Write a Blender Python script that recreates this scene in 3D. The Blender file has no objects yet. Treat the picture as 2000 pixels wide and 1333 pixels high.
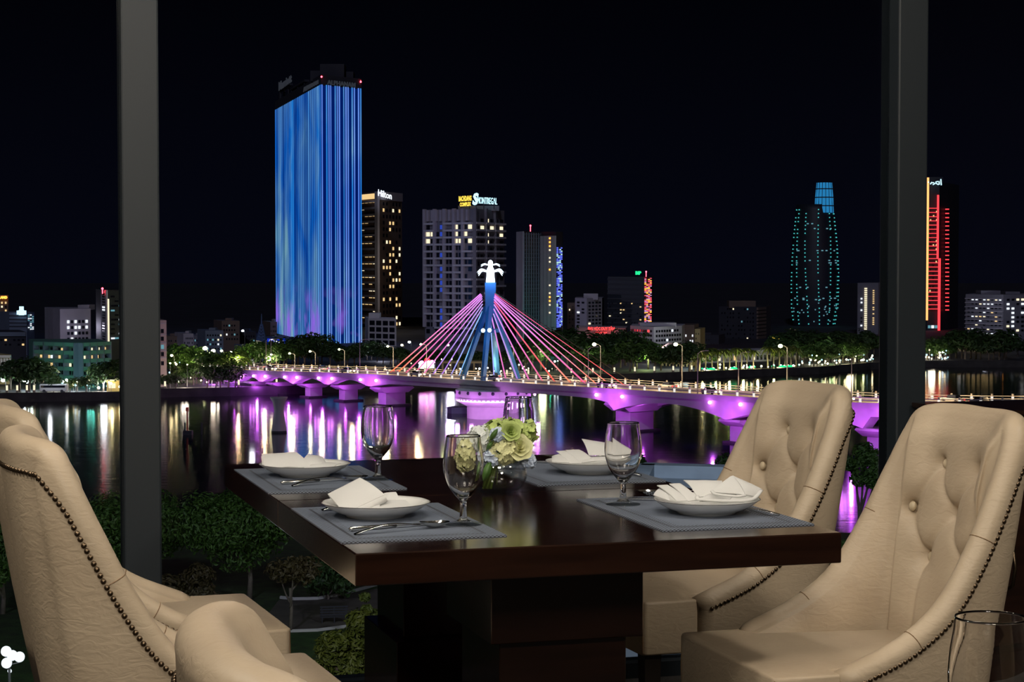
import bpy, bmesh, math, random
from mathutils import Vector, Matrix
S = bpy.context.scene
COL = S.collection
PI = math.pi
# ---------------------------------------------------------------- camera
F = 3750.0                       # focal length in pixels of a 2000 x 1333 frame
CAMZ = 1.35
TP = 146.5 / F                   # the horizon sits at y = 520 px
PITCH = math.atan(TP)
SP, CP = math.sin(PITCH), math.cos(PITCH)
cam = bpy.data.cameras.new('camera'); camo = bpy.data.objects.new('camera', cam); COL.objects.link(camo)
camo.location = (0, 0, CAMZ); camo.rotation_euler = (PI / 2 - PITCH, 0, 0)
cam.sensor_width = 36.0; cam.lens = 36.0 * F / 2000.0; cam.clip_start = 0.05; cam.clip_end = 6000
S.camera = camo
# ---------------------------------------------------------------- world, exposure
S.view_settings.view_transform = 'Standard'; S.view_settings.look = 'None'
S.view_settings.exposure = 0.0; S.view_settings.gamma = 1.0; S.view_settings.use_curve_mapping = False
w = bpy.data.worlds.new('night_sky'); S.world = w; w.use_nodes = True
nt = w.node_tree; bg = nt.nodes['Background']
tc = nt.nodes.new('ShaderNodeTexCoord'); sx = nt.nodes.new('ShaderNodeSeparateXYZ'); cr = nt.nodes.new('ShaderNodeValToRGB')
nt.links.new(tc.outputs['Generated'], sx.inputs[0]); nt.links.new(sx.outputs['Z'], cr.inputs[0]); nt.links.new(cr.outputs[0], bg.inputs[0])
cr.color_ramp.elements[0].position = 0.0; cr.color_ramp.elements[0].color = (0.0014, 0.0018, 0.0050, 1)
cr.color_ramp.elements[1].position = 0.16; cr.color_ramp.elements[1].color = (0.0004, 0.0005, 0.0013, 1)
bg.inputs[1].default_value = 1.0
S.cycles.use_denoising = True
S.cycles.sample_clamp_indirect = 6.0
S.cycles.sample_clamp_direct = 0.0
S.cycles.caustics_reflective = True
S.cycles.max_bounces = 10; S.cycles.transmission_bounces = 10; S.cycles.transparent_max_bounces = 12

def light(name, kind, loc, energy, color=(1, 1, 1), size=1.0, target=None, spot=None, blend=0.5, sizey=None, angle=None):
    l = bpy.data.lights.new(name, kind); o = bpy.data.objects.new(name, l); COL.objects.link(o)
    o.location = loc; l.energy = energy; l.color = color
    if kind == 'AREA':
        l.size = size
        if sizey: l.shape = 'RECTANGLE'; l.size_y = sizey
    elif kind == 'SUN': l.angle = angle or 0.02
    else: l.shadow_soft_size = size
    if kind == 'SPOT': l.spot_size = spot or 1.2; l.spot_blend = blend
    if target is not None:
        o.rotation_euler = (Vector(target) - Vector(loc)).to_track_quat('-Z', 'Y').to_euler()
    return o
# added weak sun from behind the restaurant, brightens the town and the park
light('town_fill_sun', 'SUN', (0, -50, 200), 0.34, (0.72, 0.74, 1.0), target=(60, 500, -60), angle=0.03)
# ceiling lamps of the dining room and one added fill
WARM = (1.0, 0.90, 0.76)
light('ceiling_and_fill_light', 'AREA', (-0.5, 2.5, 3.32), 34, WARM, 0.8, target=(0.1, 4.6, 0.6))
light('ceiling_and_fill_light', 'AREA', (2.3, 3.4, 3.32), 40, WARM, 0.4, target=(0.8, 4.6, 0.4))
light('ceiling_and_fill_light', 'AREA', (-2.3, 3.0, 3.32), 46, WARM, 0.4, target=(-0.9, 4.2, 0.4))
light('ceiling_and_fill_light', 'AREA', (0.0, 4.7, 3.32), 12, (1, 0.94, 0.85), 0.35, target=(0.0, 4.7, 0))
light('ceiling_and_fill_light', 'AREA', (0.3, -1.0, 3.32), 150, WARM, 0.9, target=(0.1, 4.6, 0.6))  # added frontal fill behind the camera, brightens faces turned to it
for k in range(12): light('chandelier_bulb', 'POINT', (0.25 + 0.42 * math.cos(k * PI / 6), 3.1 + 0.42 * math.sin(k * PI / 6), 3.0 + 0.06 * (k % 2)), 1.3, WARM, 0.022)

# ---------------------------------------------------------------- pixel <-> world helpers
def P(px, py, d):
    u = (px - 1000) / F; v = (666.5 - py) / F
    dx, dy, dz = u, CP + v * SP, -SP + v * CP
    t = d / dy
    return Vector((dx * t, d, CAMZ + dz * t))
def G(px, py, z):
    u = (px - 1000) / F; v = (666.5 - py) / F
    dx, dy, dz = u, CP + v * SP, -SP + v * CP
    t = (z - CAMZ) / dz
    return Vector((dx * t, dy * t, z))
def ZZ(py, d): return P(1000, py, d).z
def XX(px, d, py=700): return P(px, py, d).x

# ---------------------------------------------------------------- objects
def link(o): COL.objects.link(o); return o
def tag(o, label=None, cat=None, group=None, kind=None):
    if label: o['label'] = label
    if cat: o['category'] = cat
    if group: o['group'] = group
    if kind: o['kind'] = kind
    return o
def thing(name, label, cat, loc=(0, 0, 0), group=None, rz=0.0):
    o = link(bpy.data.objects.new(name, None)); o.location = loc; o.rotation_euler = (0, 0, rz); o.empty_display_size = 0.1
    return tag(o, label, cat, group)
def rootloc(o):
    v = Vector((0, 0, 0))
    while o is not None: v += o.location; o = o.parent
    return v
def copy_tree(o, parent=None):
    c = o.copy(); COL.objects.link(c); c.parent = parent
    for ch in list(o.children): copy_tree(ch, c)
    return c

class MB:
    """collects shapes and builds them as one mesh object"""
    def __init__(s): s.v = []; s.f = []
    def add(s, vs, fs):
        n = len(s.v); s.v += [tuple(v) for v in vs]; s.f += [tuple(i + n for i in f) for f in fs]; return s
    def hexa(s, b, t):
        return s.add(list(b) + list(t), [(3, 2, 1, 0), (4, 5, 6, 7), (0, 1, 5, 4), (1, 2, 6, 5), (2, 3, 7, 6), (3, 0, 4, 7)])
    def box(s, c, sz, rz=0.0, top=1.0):
        c = Vector(c); hx, hy, hz = sz[0] / 2, sz[1] / 2, sz[2] / 2; R = Matrix.Rotation(rz, 3, 'Z')
        q = [(-1, -1), (1, -1), (1, 1), (-1, 1)]
        return s.hexa([c + R @ Vector((a * hx, b * hy, -hz)) for a, b in q], [c + R @ Vector((a * hx * top, b * hy * top, hz)) for a, b in q])
    def prism(s, pts, z0, z1, top=None):
        n = len(pts); t = top or pts
        vs = [(p[0], p[1], z0) for p in pts] + [(p[0], p[1], z1) for p in t]
        return s.add(vs, [tuple(range(n - 1, -1, -1)), tuple(range(n, 2 * n))] + [(i, (i + 1) % n, (i + 1) % n + n, i + n) for i in range(n)])
    def bar(s, a, b, w, h=None, up=(0, 0, 1)):
        a = Vector(a); b = Vector(b); h = h or w; d = (b - a).normalized(); U = Vector(up)
        if abs(d.dot(U)) > 0.98: U = Vector((1, 0, 0))
        r = d.cross(U).normalized() * (w / 2); u = r.cross(d).normalized() * (h / 2)
        return s.hexa([a - r - u, a + r - u, a + r + u, a - r + u], [b - r - u, b + r - u, b + r + u, b - r + u])
    def tube(s, path, r, n=8, caps=True, flat=None):
        path = [Vector(p) for p in path]; m = len(path); rs = r if isinstance(r, (list, tuple)) else [r] * m
        prev = None; vs = []
        for i, p in enumerate(path):
            t = (path[min(i + 1, m - 1)] - path[max(i - 1, 0)]).normalized()
            if prev is None:
                a = Vector((0, 0, 1)) if abs(t.z) < 0.9 else Vector((1, 0, 0)); nrm = (a - a.dot(t) * t).normalized()
            else:
                nrm = prev - prev.dot(t) * t; nrm = nrm.normalized() if nrm.length > 1e-6 else prev
            prev = nrm; bn = t.cross(nrm)
            for k in range(n):
                a = 2 * PI * k / n; kf = (flat or 1.0)
                vs.append(p + nrm * (math.cos(a) * rs[i] * kf) + bn * (math.sin(a) * rs[i]))
        fs = [(i * n + k, i * n + (k + 1) % n, (i + 1) * n + (k + 1) % n, (i + 1) * n + k) for i in range(m - 1) for k in range(n)]
        if caps: fs += [tuple(range(n - 1, -1, -1)), tuple(range((m - 1) * n, m * n))]
        return s.add(vs, fs)
    def cyl(s, a, b, r0, r1=None, n=10): return s.tube([a, b], [r0, r0 if r1 is None else r1], n)
    def lathe(s, prof, n=24, c=(0, 0, 0), mod=None, loop=False):
        c = Vector(c); m = len(prof); vs = []
        for i, (r, z) in enumerate(prof):
            for k in range(n):
                a = 2 * PI * k / n; rr = r * (mod(a, i) if mod else 1.0)
                vs.append(c + Vector((rr * math.cos(a), rr * math.sin(a), z)))
        fs = [(i * n + k, i * n + (k + 1) % n, ((i + 1) % m) * n + (k + 1) % n, ((i + 1) % m) * n + k) for i in range(m if loop else m - 1) for k in range(n)]
        return s.add(vs, fs)
    def sph(s, c, r, n=12, m=8, sc=(1, 1, 1)):
        prof = [(max(1e-5, r * math.sin(PI * i / m)), -r * math.cos(PI * i / m)) for i in range(m + 1)]
        k = len(s.v); s.lathe(prof, n)
        c = Vector(c)
        s.v[k:] = [(c.x + v[0] * sc[0], c.y + v[1] * sc[1], c.z + v[2] * sc[2]) for v in s.v[k:]]
        return s
    def quad(s, a, b, c, d): return s.add([a, b, c, d], [(0, 1, 2, 3)])
    def grid(s, fn, nu, nv):
        vs = [fn(i / nu, j / nv) for i in range(nu + 1) for j in range(nv + 1)]
        return s.add(vs, [(i * (nv + 1) + j, (i + 1) * (nv + 1) + j, (i + 1) * (nv + 1) + j + 1, i * (nv + 1) + j + 1) for i in range(nu) for j in range(nv)])
    def mesh(s, name, smooth=False, merge=False, recalc=False):
        me = bpy.data.meshes.new(name); me.from_pydata(s.v, [], s.f)
        if merge or recalc:
            bm = bmesh.new(); bm.from_mesh(me)
            if merge: bmesh.ops.remove_doubles(bm, verts=bm.verts, dist=1e-5)
            bmesh.ops.recalc_face_normals(bm, faces=bm.faces); bm.to_mesh(me); bm.free()
        if smooth: me.polygons.foreach_set('use_smooth', [True] * len(me.polygons))
        me.update(); return me
    def build(s, name, m=None, parent=None, smooth=False, world=True, merge=False, recalc=False, kind=None, label=None):
        if parent is not None and world:
            o0 = rootloc(parent); s.v = [(v[0] - o0.x, v[1] - o0.y, v[2] - o0.z) for v in s.v]
        me = s.mesh(name, smooth, merge, recalc)
        if m: me.materials.append(m)
        o = link(bpy.data.objects.new(name, me)); o.parent = parent
        if kind: o['kind'] = kind
        if label: o['label'] = label
        return o
def bevelled(o, wdt, seg=2, ang=0.6):
    b = o.modifiers.new('bevel', 'BEVEL'); b.width = wdt; b.segments = seg; b.limit_method = 'ANGLE'; b.angle_limit = ang
    return o

# ---------------------------------------------------------------- materials
def nmat(name):
    m = bpy.data.materials.new(name); m.use_nodes = True; return m, m.node_tree, m.node_tree.nodes['Principled BSDF']
def mat(name, col, rough=0.6, metal=0.0, var=0.0, vscale=3.0, bump=0.0, bscale=20.0, coat=0.0, bdist=0.01):
    m, t, p = nmat(name)
    p.inputs['Base Color'].default_value = (*col, 1); p.inputs['Roughness'].default_value = rough; p.inputs['Metallic'].default_value = metal
    if coat: p.inputs['Coat Weight'].default_value = coat; p.inputs['Coat Roughness'].default_value = 0.08
    if var or bump:
        c = t.nodes.new('ShaderNodeTexCoord')
    if var:
        n = t.nodes.new('ShaderNodeTexNoise'); n.inputs['Scale'].default_value = vscale; n.inputs['Detail'].default_value = 4
        r = t.nodes.new('ShaderNodeValToRGB'); t.links.new(c.outputs['Object'], n.inputs['Vector']); t.links.new(n.outputs['Fac'], r.inputs[0]); t.links.new(r.outputs[0], p.inputs['Base Color'])
        r.color_ramp.elements[0].position = 0.3; r.color_ramp.elements[1].position = 0.7
        r.color_ramp.elements[0].color = (*[max(0, x * (1 - var)) for x in col], 1); r.color_ramp.elements[1].color = (*[min(1, x * (1 + var)) for x in col], 1)
    if bump:
        n = t.nodes.new('ShaderNodeTexNoise'); n.inputs['Scale'].default_value = bscale; n.inputs['Detail'].default_value = 3
        b = t.nodes.new('ShaderNodeBump'); b.inputs['Strength'].default_value = bump; b.inputs['Distance'].default_value = bdist
        t.links.new(c.outputs['Object'], n.inputs['Vector']); t.links.new(n.outputs['Fac'], b.inputs['Height']); t.links.new(b.outputs[0], p.inputs['Normal'])
    return m
def emat(name, col, strength, sample=False):
    m = bpy.data.materials.new(name); m.use_nodes = True; t = m.node_tree; t.nodes.clear()
    e = t.nodes.new('ShaderNodeEmission'); o = t.nodes.new('ShaderNodeOutputMaterial'); t.links.new(e.outputs[0], o.inputs[0])
    e.inputs[0].default_value = (*col, 1); e.inputs[1].default_value = strength
    if not sample: m.cycles.emission_sampling = 'NONE'
    return m
M = {}
def leather():
    m, t, p = nmat('cream_leather')
    c = t.nodes.new('ShaderNodeTexCoord')
    n = t.nodes.new('ShaderNodeTexNoise'); n.inputs['Scale'].default_value = 6; n.inputs['Detail'].default_value = 3
    r = t.nodes.new('ShaderNodeValToRGB'); r.color_ramp.elements[0].position = 0.3; r.color_ramp.elements[1].position = 0.72
    r.color_ramp.elements[0].color = (0.46, 0.365, 0.258, 1); r.color_ramp.elements[1].color = (0.52, 0.42, 0.302, 1)
    t.links.new(c.outputs['Object'], n.inputs['Vector']); t.links.new(n.outputs['Fac'], r.inputs[0]); t.links.new(r.outputs[0], p.inputs['Base Color'])
    mp = t.nodes.new('ShaderNodeMapping'); mp.inputs['Scale'].default_value = (26, 26, 60); t.links.new(c.outputs['Object'], mp.inputs[0])
    n2 = t.nodes.new('ShaderNodeTexNoise'); n2.inputs['Scale'].default_value = 1.0; n2.inputs['Detail'].default_value = 4; n2.inputs['Distortion'].default_value = 1.2
    t.links.new(mp.outputs[0], n2.inputs['Vector'])
    b = t.nodes.new('ShaderNodeBump'); b.inputs['Strength'].default_value = 0.28; b.inputs['Distance'].default_value = 0.006
    t.links.new(n2.outputs['Fac'], b.inputs['Height']); t.links.new(b.outputs[0], p.inputs['Normal'])
    p.inputs['Roughness'].default_value = 0.46; p.inputs['Specular IOR Level'].default_value = 0.4
    return m
M['leather'] = leather()
M['button'] = mat('leather_button', (0.55, 0.45, 0.31), 0.45)
M['welt'] = mat('brown_stitching', (0.20, 0.12, 0.06), 0.7)
M['nail'] = mat('antique_bronze', (0.16, 0.115, 0.075), 0.32, 1.0)
M['darkleg'] = mat('dark_stained_leg', (0.012, 0.008, 0.006), 0.4)
def darkwood():
    m, t, p = nmat('dark_polished_wood')
    c = t.nodes.new('ShaderNodeTexCoord'); mp = t.nodes.new('ShaderNodeMapping'); mp.inputs['Scale'].default_value = (2.0, 26, 26)
    n = t.nodes.new('ShaderNodeTexNoise'); n.inputs['Scale'].default_value = 1.6; n.inputs['Detail'].default_value = 6
    r = t.nodes.new('ShaderNodeValToRGB'); r.color_ramp.elements[0].position = 0.3; r.color_ramp.elements[1].position = 0.75
    r.color_ramp.elements[0].color = (0.0105, 0.0040, 0.0024, 1); r.color_ramp.elements[1].color = (0.022, 0.0082, 0.0046, 1)
    t.links.new(c.outputs['Object'], mp.inputs[0]); t.links.new(mp.outputs[0], n.inputs['Vector']); t.links.new(n.outputs['Fac'], r.inputs[0]); t.links.new(r.outputs[0], p.inputs['Base Color'])
    p.inputs['Roughness'].default_value = 0.17; p.inputs['Coat Weight'].default_value = 0.35; p.inputs['Coat Roughness'].default_value = 0.12
    return m
M['wood'] = darkwood()
M['porcelain'] = mat('white_porcelain', (0.78, 0.78, 0.76), 0.14)
M['rimline'] = mat('grey_rim_line', (0.10, 0.10, 0.10), 0.4)
M['linen'] = mat('white_linen', (0.64, 0.64, 0.63), 0.85, bump=0.25, bscale=420, bdist=0.002)
M['steel'] = mat('polished_steel', (0.62, 0.61, 0.59), 0.13, 1.0)
def glassmat(name, col=(1, 1, 1), ior=1.47, rough=0.0):
    m, t, p = nmat(name); p.inputs['Base Color'].default_value = (*col, 1); p.inputs['Roughness'].default_value = rough
    p.inputs['Transmission Weight'].default_value = 1.0; p.inputs['IOR'].default_value = ior; return m
def thinglass(name, ior):
    # thin walled glass: looks straight through and mirrors by the Fresnel law
    m = bpy.data.materials.new(name); m.use_nodes = True; t = m.node_tree; t.nodes.clear()
    a = t.nodes.new('ShaderNodeBsdfTransparent'); g = t.nodes.new('ShaderNodeBsdfGlossy'); f = t.nodes.new('ShaderNodeLayerWeight'); x = t.nodes.new('ShaderNodeMixShader'); o = t.nodes.new('ShaderNodeOutputMaterial')
    a.inputs[0].default_value = (0.95, 0.96, 0.96, 1); g.inputs['Roughness'].default_value = 0.02; f.inputs['Blend'].default_value = 0.5
    pw = t.nodes.new('ShaderNodeMath'); pw.operation = 'POWER'; pw.inputs[1].default_value = 5.0; t.links.new(f.outputs['Facing'], pw.inputs[0])
    ma = t.nodes.new('ShaderNodeMath'); ma.operation = 'MULTIPLY_ADD'; ma.inputs[1].default_value = 0.7; ma.inputs[2].default_value = ior; t.links.new(pw.outputs[0], ma.inputs[0])
    t.links.new(ma.outputs[0], x.inputs[0]); t.links.new(a.outputs[0], x.inputs[1]); t.links.new(g.outputs[0], x.inputs[2]); t.links.new(x.outputs[0], o.inputs[0]); return m
M['glass'] = thinglass('clear_thin_glass', 0.06)
M['vaseglass'] = thinglass('clear_vase_glass', 0.11)
M['solidglass'] = glassmat('clear_solid_glass', (1, 1, 1), 1.5)
M['water'] = thinglass('clear_still_water', 0.03)
def woven():
    m, t, p = nmat('woven_vinyl')
    c = t.nodes.new('ShaderNodeTexCoord'); s = t.nodes.new('ShaderNodeSeparateXYZ'); t.links.new(c.outputs['Object'], s.inputs[0])
    def math_(op, a, b=None):
        n = t.nodes.new('ShaderNodeMath'); n.operation = op
        for i, v in enumerate((a, b)):
            if v is None: continue
            if isinstance(v, (int, float)): n.inputs[i].default_value = v
            else: t.links.new(v, n.inputs[i])
        return n.outputs[0]
    # distance from the edge of a 0.375 x 0.61 mat
    ex = math_('SUBTRACT', 0.1875, math_('ABSOLUTE', s.outputs['X'])); ey = math_('SUBTRACT', 0.305, math_('ABSOLUTE', s.outputs['Y']))
    e = math_('MINIMUM', ex, ey)
    inner = math_('GREATER_THAN', e, 0.062); band = math_('LESS_THAN', math_('ABSOLUTE', math_('SUBTRACT', e, 0.040)), 0.0035)
    ck = t.nodes.new('ShaderNodeTexChecker'); ck.inputs['Scale'].default_value = 1.0
    mp = t.nodes.new('ShaderNodeMapping'); mp.inputs['Scale'].default_value = (210, 150, 1); t.links.new(c.outputs['Object'], mp.inputs[0]); t.links.new(mp.outputs[0], ck.inputs['Vector'])
    ck.inputs['Color1'].default_value = (0.22, 0.262, 0.34, 1); ck.inputs['Color2'].default_value = (0.035, 0.038, 0.048, 1)
    ck2 = t.nodes.new('ShaderNodeTexChecker'); ck2.inputs['Scale'].default_value = 1.0
    mp2 = t.nodes.new('ShaderNodeMapping'); mp2.inputs['Scale'].default_value = (430, 430, 1); t.links.new(c.outputs['Object'], mp2.inputs[0]); t.links.new(mp2.outputs[0], ck2.inputs['Vector'])
    ck2.inputs['Color1'].default_value = (0.175, 0.205, 0.265, 1); ck2.inputs['Color2'].default_value = (0.135, 0.16, 0.21, 1)
    x = t.nodes.new('ShaderNodeMix'); x.data_type = 'RGBA'; t.links.new(inner, x.inputs['Factor']); t.links.new(ck.outputs[0], x.inputs[6]); t.links.new(ck2.outputs[0], x.inputs[7])
    x2 = t.nodes.new('ShaderNodeMix'); x2.data_type = 'RGBA'; t.links.new(band, x2.inputs['Factor']); t.links.new(x.outputs[2], x2.inputs[6]); x2.inputs[7].default_value = (0.05, 0.055, 0.07, 1)
    t.links.new(x2.outputs[2], p.inputs['Base Color'])
    b = t.nodes.new('ShaderNodeBump'); b.inputs['Strength'].default_value = 0.3; b.inputs['Distance'].default_value = 0.001; t.links.new(ck.outputs['Fac'], b.inputs['Height']); t.links.new(b.outputs[0], p.inputs['Normal'])
    p.inputs['Roughness'].default_value = 0.5
    return m
M['woven'] = woven()
M['frame'] = mat('grey_aluminium', (0.012, 0.018, 0.024), 0.5, 0.0)
M['carpet'] = mat('dark_carpet', (0.030, 0.026, 0.024), 0.95, var=0.3, vscale=9, bump=0.5, bscale=200)
M['plaster'] = mat('dark_plaster', (0.15, 0.13, 0.11), 0.9, var=0.1)
M['ceiling'] = mat('ceiling_paint', (0.42, 0.40, 0.37), 0.9, var=0.05)
def panemat():
    m = bpy.data.materials.new('window_glass'); m.use_nodes = True; t = m.node_tree; t.nodes.clear()
    a = t.nodes.new('ShaderNodeBsdfTransparent'); g = t.nodes.new('ShaderNodeBsdfGlossy'); f = t.nodes.new('ShaderNodeFresnel'); x = t.nodes.new('ShaderNodeMixShader'); o = t.nodes.new('ShaderNodeOutputMaterial')
    a.inputs[0].default_value = (0.985, 0.99, 0.99, 1); g.inputs['Roughness'].default_value = 0.0; g.inputs[0].default_value = (1, 1, 1, 1); f.inputs[0].default_value = 1.13
    t.links.new(f.outputs[0], x.inputs[0]); t.links.new(a.outputs[0], x.inputs[1]); t.links.new(g.outputs[0], x.inputs[2]); t.links.new(x.outputs[0], o.inputs[0])
    return m
M['pane'] = panemat()

# ---------------------------------------------------------------- the dining room
A0 = math.atan2(0.287, 0.958)                  # the tables and the window wall stand 16.7 degrees off the view
E1 = Vector((math.cos(A0), math.sin(A0), 0)); E2 = Vector((-math.sin(A0), math.cos(A0), 0))
W0 = Vector((-0.9, 5.9, 0))                    # on the window line
def WL(s, off=0.0, z=0.0): return W0 + E1 * s + E2 * off + Vector((0, 0, z))
def struct(o): o['kind'] = 'structure'; return o
def strip(s0, s1, o0, o1, z0, z1, mb):
    q = [WL(s0, o0), WL(s1, o0), WL(s1, o1), WL(s0, o1)]
    return mb.hexa([Vector((p.x, p.y, z0)) for p in q], [Vector((p.x, p.y, z1)) for p in q])
SL, SR = -2.6, 5.2                             # the wall's ends
struct(strip(SL, SR, -9.5, 0.06, -0.12, 0.0, MB()).build('floor', M['carpet']))
struct(strip(SL, SR, -9.5, 0.06, 3.4, 3.52, MB()).build('ceiling', M['ceiling']))
struct(strip(SL - 0.12, SL, -9.5, 0.06, -0.12, 3.52, MB()).build('wall_left', M['plaster']))
struct(strip(SR, SR + 0.12, -9.5, 0.06, -0.12, 3.52, MB()).build('wall_right', M['plaster']))
struct(strip(SL - 0.12, SR + 0.12, -9.62, -9.5, -0.12, 3.52, MB()).build('wall_back', M['plaster']))
def mullion_at(px):
    u = (px - 1000) / F
    return (u * W0.y - W0.x) / (E1.x - u * E1.y)
S1, S2 = mullion_at(272), mullion_at(1763)
MW, MD = 0.112, 0.13
for i, s in enumerate((S1, S2)):
    mb = MB(); strip(s - MW / 2, s + MW / 2, -MD / 2, MD / 2, 0.0, 3.4, mb)
    o = struct(bevelled(mb.build('trim_%d' % (i + 1), M['frame']), 0.006, 2))
for i, (a, b) in enumerate(((SL, S1 - MW / 2), (S1 + MW / 2, S2 - MW / 2), (S2 + MW / 2, SR))):
    mb = MB(); strip(a, b, -0.05, 0.05, 0.0, 0.05, mb); strip(a, b, -0.05, 0.05, 3.34, 3.4, mb)
    fr = struct(mb.build('window_%d' % (i + 1), M['frame']))
    strip(a, b, 0.0, 0.01, 0.05, 3.34, MB()).build('pane', M['pane'], fr)
# ---------------------------------------------------------------- dining tables
TA = Vector((-0.326, 3.98, 0))                 # near left corner of the near table
TWID, TLEN, TZ = 1.116, 0.95, 0.75
def make_table(label, c):
    t = thing('dining_table', label, 'table', (c.x, c.y, 0), None, A0)
    o = MB().box((0, 0, TZ - 0.0345), (TWID, TLEN - 0.004, 0.069)).build('table_top', M['wood'], t, world=False); bevelled(o, 0.003, 2)
    o = MB().box((0, 0, 0.583), (0.37, 0.40, 0.195)).build('pedestal_head', M['wood'], t, world=False); bevelled(o, 0.002, 1)
    o = MB().box((0, 0, 0.4), (0.31, 0.33, 0.172)).build('pedestal_neck', M['wood'], t, world=False); bevelled(o, 0.002, 1)
    o = MB().box((0, 0, 0.157), (0.37, 0.42, 0.314)).build('pedestal_base', M['wood'], t, world=False); bevelled(o, 0.002, 1)
    return t
def tpos(i): return TA + E1 * (TWID / 2) + E2 * (TLEN * (i + 0.5))
make_table('near one of the two joined dark brown pedestal tables, with its bare front edge', tpos(0))
make_table('far one of the two joined dark brown pedestal tables, against the window', tpos(1))
NT = tpos(0) - E2 * 2.62 + E1 * 0.02
make_table('separate dark table in front of the camera carrying a single goblet', NT)

# ---------------------------------------------------------------- upholstered chairs
RIM = [(0, -.378, 0, .983), (.22, -.368, .128, .984), (.36, -.330, .211, .973), (.46, -.306, .237, .925), (.56, -.260, .254, .825), (.70, -.190, .266, .685), (.83, -.108, .273, .565), (.92, -.005, .277, .488), (1.0, .125, .276, .432)]
BAS = [(0, -.290, 0), (.22, -.278, .110), (.36, -.255, .185), (.46, -.238, .220), (.56, -.212, .243), (.70, -.165, .257), (.83, -.098, .264), (.92, .0, .268), (1.0, .125, .266)]
def interp(tab, t):
    k = 0
    while k < len(tab) - 2 and t > tab[k + 1][0]: k += 1
    def get(i):
        if i < 0:
            r = list(tab[-i]); r[0] = -r[0]; r[2] = -r[2]; return r
        if i >= len(tab):
            a, b = tab[-1], tab[-2]; return [2 * x - y for x, y in zip(a, b)]
        return tab[i]
    p0, p1, p2, p3 = get(k - 1), get(k), get(k + 1), get(k + 2)
    h = p2[0] - p1[0]; u = (t - p1[0]) / h; out = []
    for c in range(1, len(p1)):
        m1 = (p2[c] - p0[c]) / (p2[0] - p0[0]) * h; m2 = (p3[c] - p1[c]) / (p3[0] - p1[0]) * h
        out.append((2 * u**3 - 3 * u**2 + 1) * p1[c] + (u**3 - 2 * u**2 + u) * m1 + (-2 * u**3 + 3 * u**2) * p2[c] + (u**3 - u**2) * m2)
    return out
def rim(t):
    x, y, z = interp(RIM, abs(t)); return Vector((x, y if t >= 0 else -y, z))
def bas(t):
    x, y = interp(BAS, abs(t)); return Vector((x, y if t >= 0 else -y, 0.27))
def frame_at(t):
    e = 0.004; a = rim(max(-1, t - e)); b = rim(min(1, t + e)); tau = (b - a).normalized()
    pl = Vector((tau.x, tau.y, 0))
    if pl.length < 1e-4: pl = Vector((0, 1, 0))
    pl.normalize(); out = Vector((-pl.y, pl.x, 0)); out = (out - out.dot(tau) * tau).normalized(); up = out.cross(tau)
    if up.z < 0 and abs(t) < 0.3: up = -up
    if up.z < 0: up = -up
    return tau, out, up
BUT = [(.090, .86), (-.090, .86), (.165, .745), (0, .745), (-.165, .745), (.090, .63), (-.090, .63)]
def seg_dist(y, z, a, b):
    ax, az = a; bx, bz = b; dx, dz = bx - ax, bz - az; u = max(0, min(1, ((y - ax) * dx + (z - az) * dz) / (dx * dx + dz * dz)))
    return math.hypot(y - ax - u * dx, z - az - u * dz)
PLEAT = [(BUT[0], BUT[2]), (BUT[0], BUT[3]), (BUT[1], BUT[3]), (BUT[1], BUT[4]), (BUT[2], BUT[5]), (BUT[3], BUT[5]), (BUT[3], BUT[6]), (BUT[4], BUT[6]), (BUT[5], (.10, .42)), (BUT[6], (-.10, .42))]
def tuft(y, z, t):
    ex = 1.0 if abs(t) < 0.36 else max(0.0, 1 - (abs(t) - 0.36) / 0.22)
    b = 0.012
    for by, bz in BUT:
        q = ((y - by)**2 + (z - bz)**2); b -= 0.020 * math.exp(-q / (2 * 0.030**2)) + 0.012 * math.exp(-q / (2 * 0.011**2))
    for a, c in PLEAT:
        dd = seg_dist(y, z, a, c); b -= 0.0075 * math.exp(-dd * dd / (2 * 0.010**2)) + 0.0035 * math.exp(-dd * dd / (2 * 0.0035**2))
    b -= 0.010 * math.exp(-((z - 1.0) / 0.05)**2)
    return b * ex
def lerp(a, b, u): return a + (b - a) * u
def inner_pt(t, v):
    """v 0 at the rim seam, 1 down at the seat"""
    tau, out, up = frame_at(t); R = rim(t); r = 0.030
    a = R - out * 0.030 + up * 0.004
    b = bas(t) - out.normalized() * 0.052; b = Vector((b.x, b.y, min(0.40, R.z - 0.07)))
    p = lerp(a, b, v)
    bul = (math.sin(PI * v) * 0.012 + 0.012 * min(1, v / 0.08) * max(0, 1 - v)) * (1 if abs(t) < 0.5 else 0.6)
    edge = min(1.0, v / 0.10)
    return p - Vector((out.x, out.y, 0)).normalized() * (bul + tuft(p.y, p.z, t) * edge)
def outer_seam(t):
    tau, out, up = frame_at(t); k = max(0.0, min(1.0, (0.52 - abs(t)) / 0.16)); return rim(t) + out * 0.029 - up * (0.021 + 0.024 * k)
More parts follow.
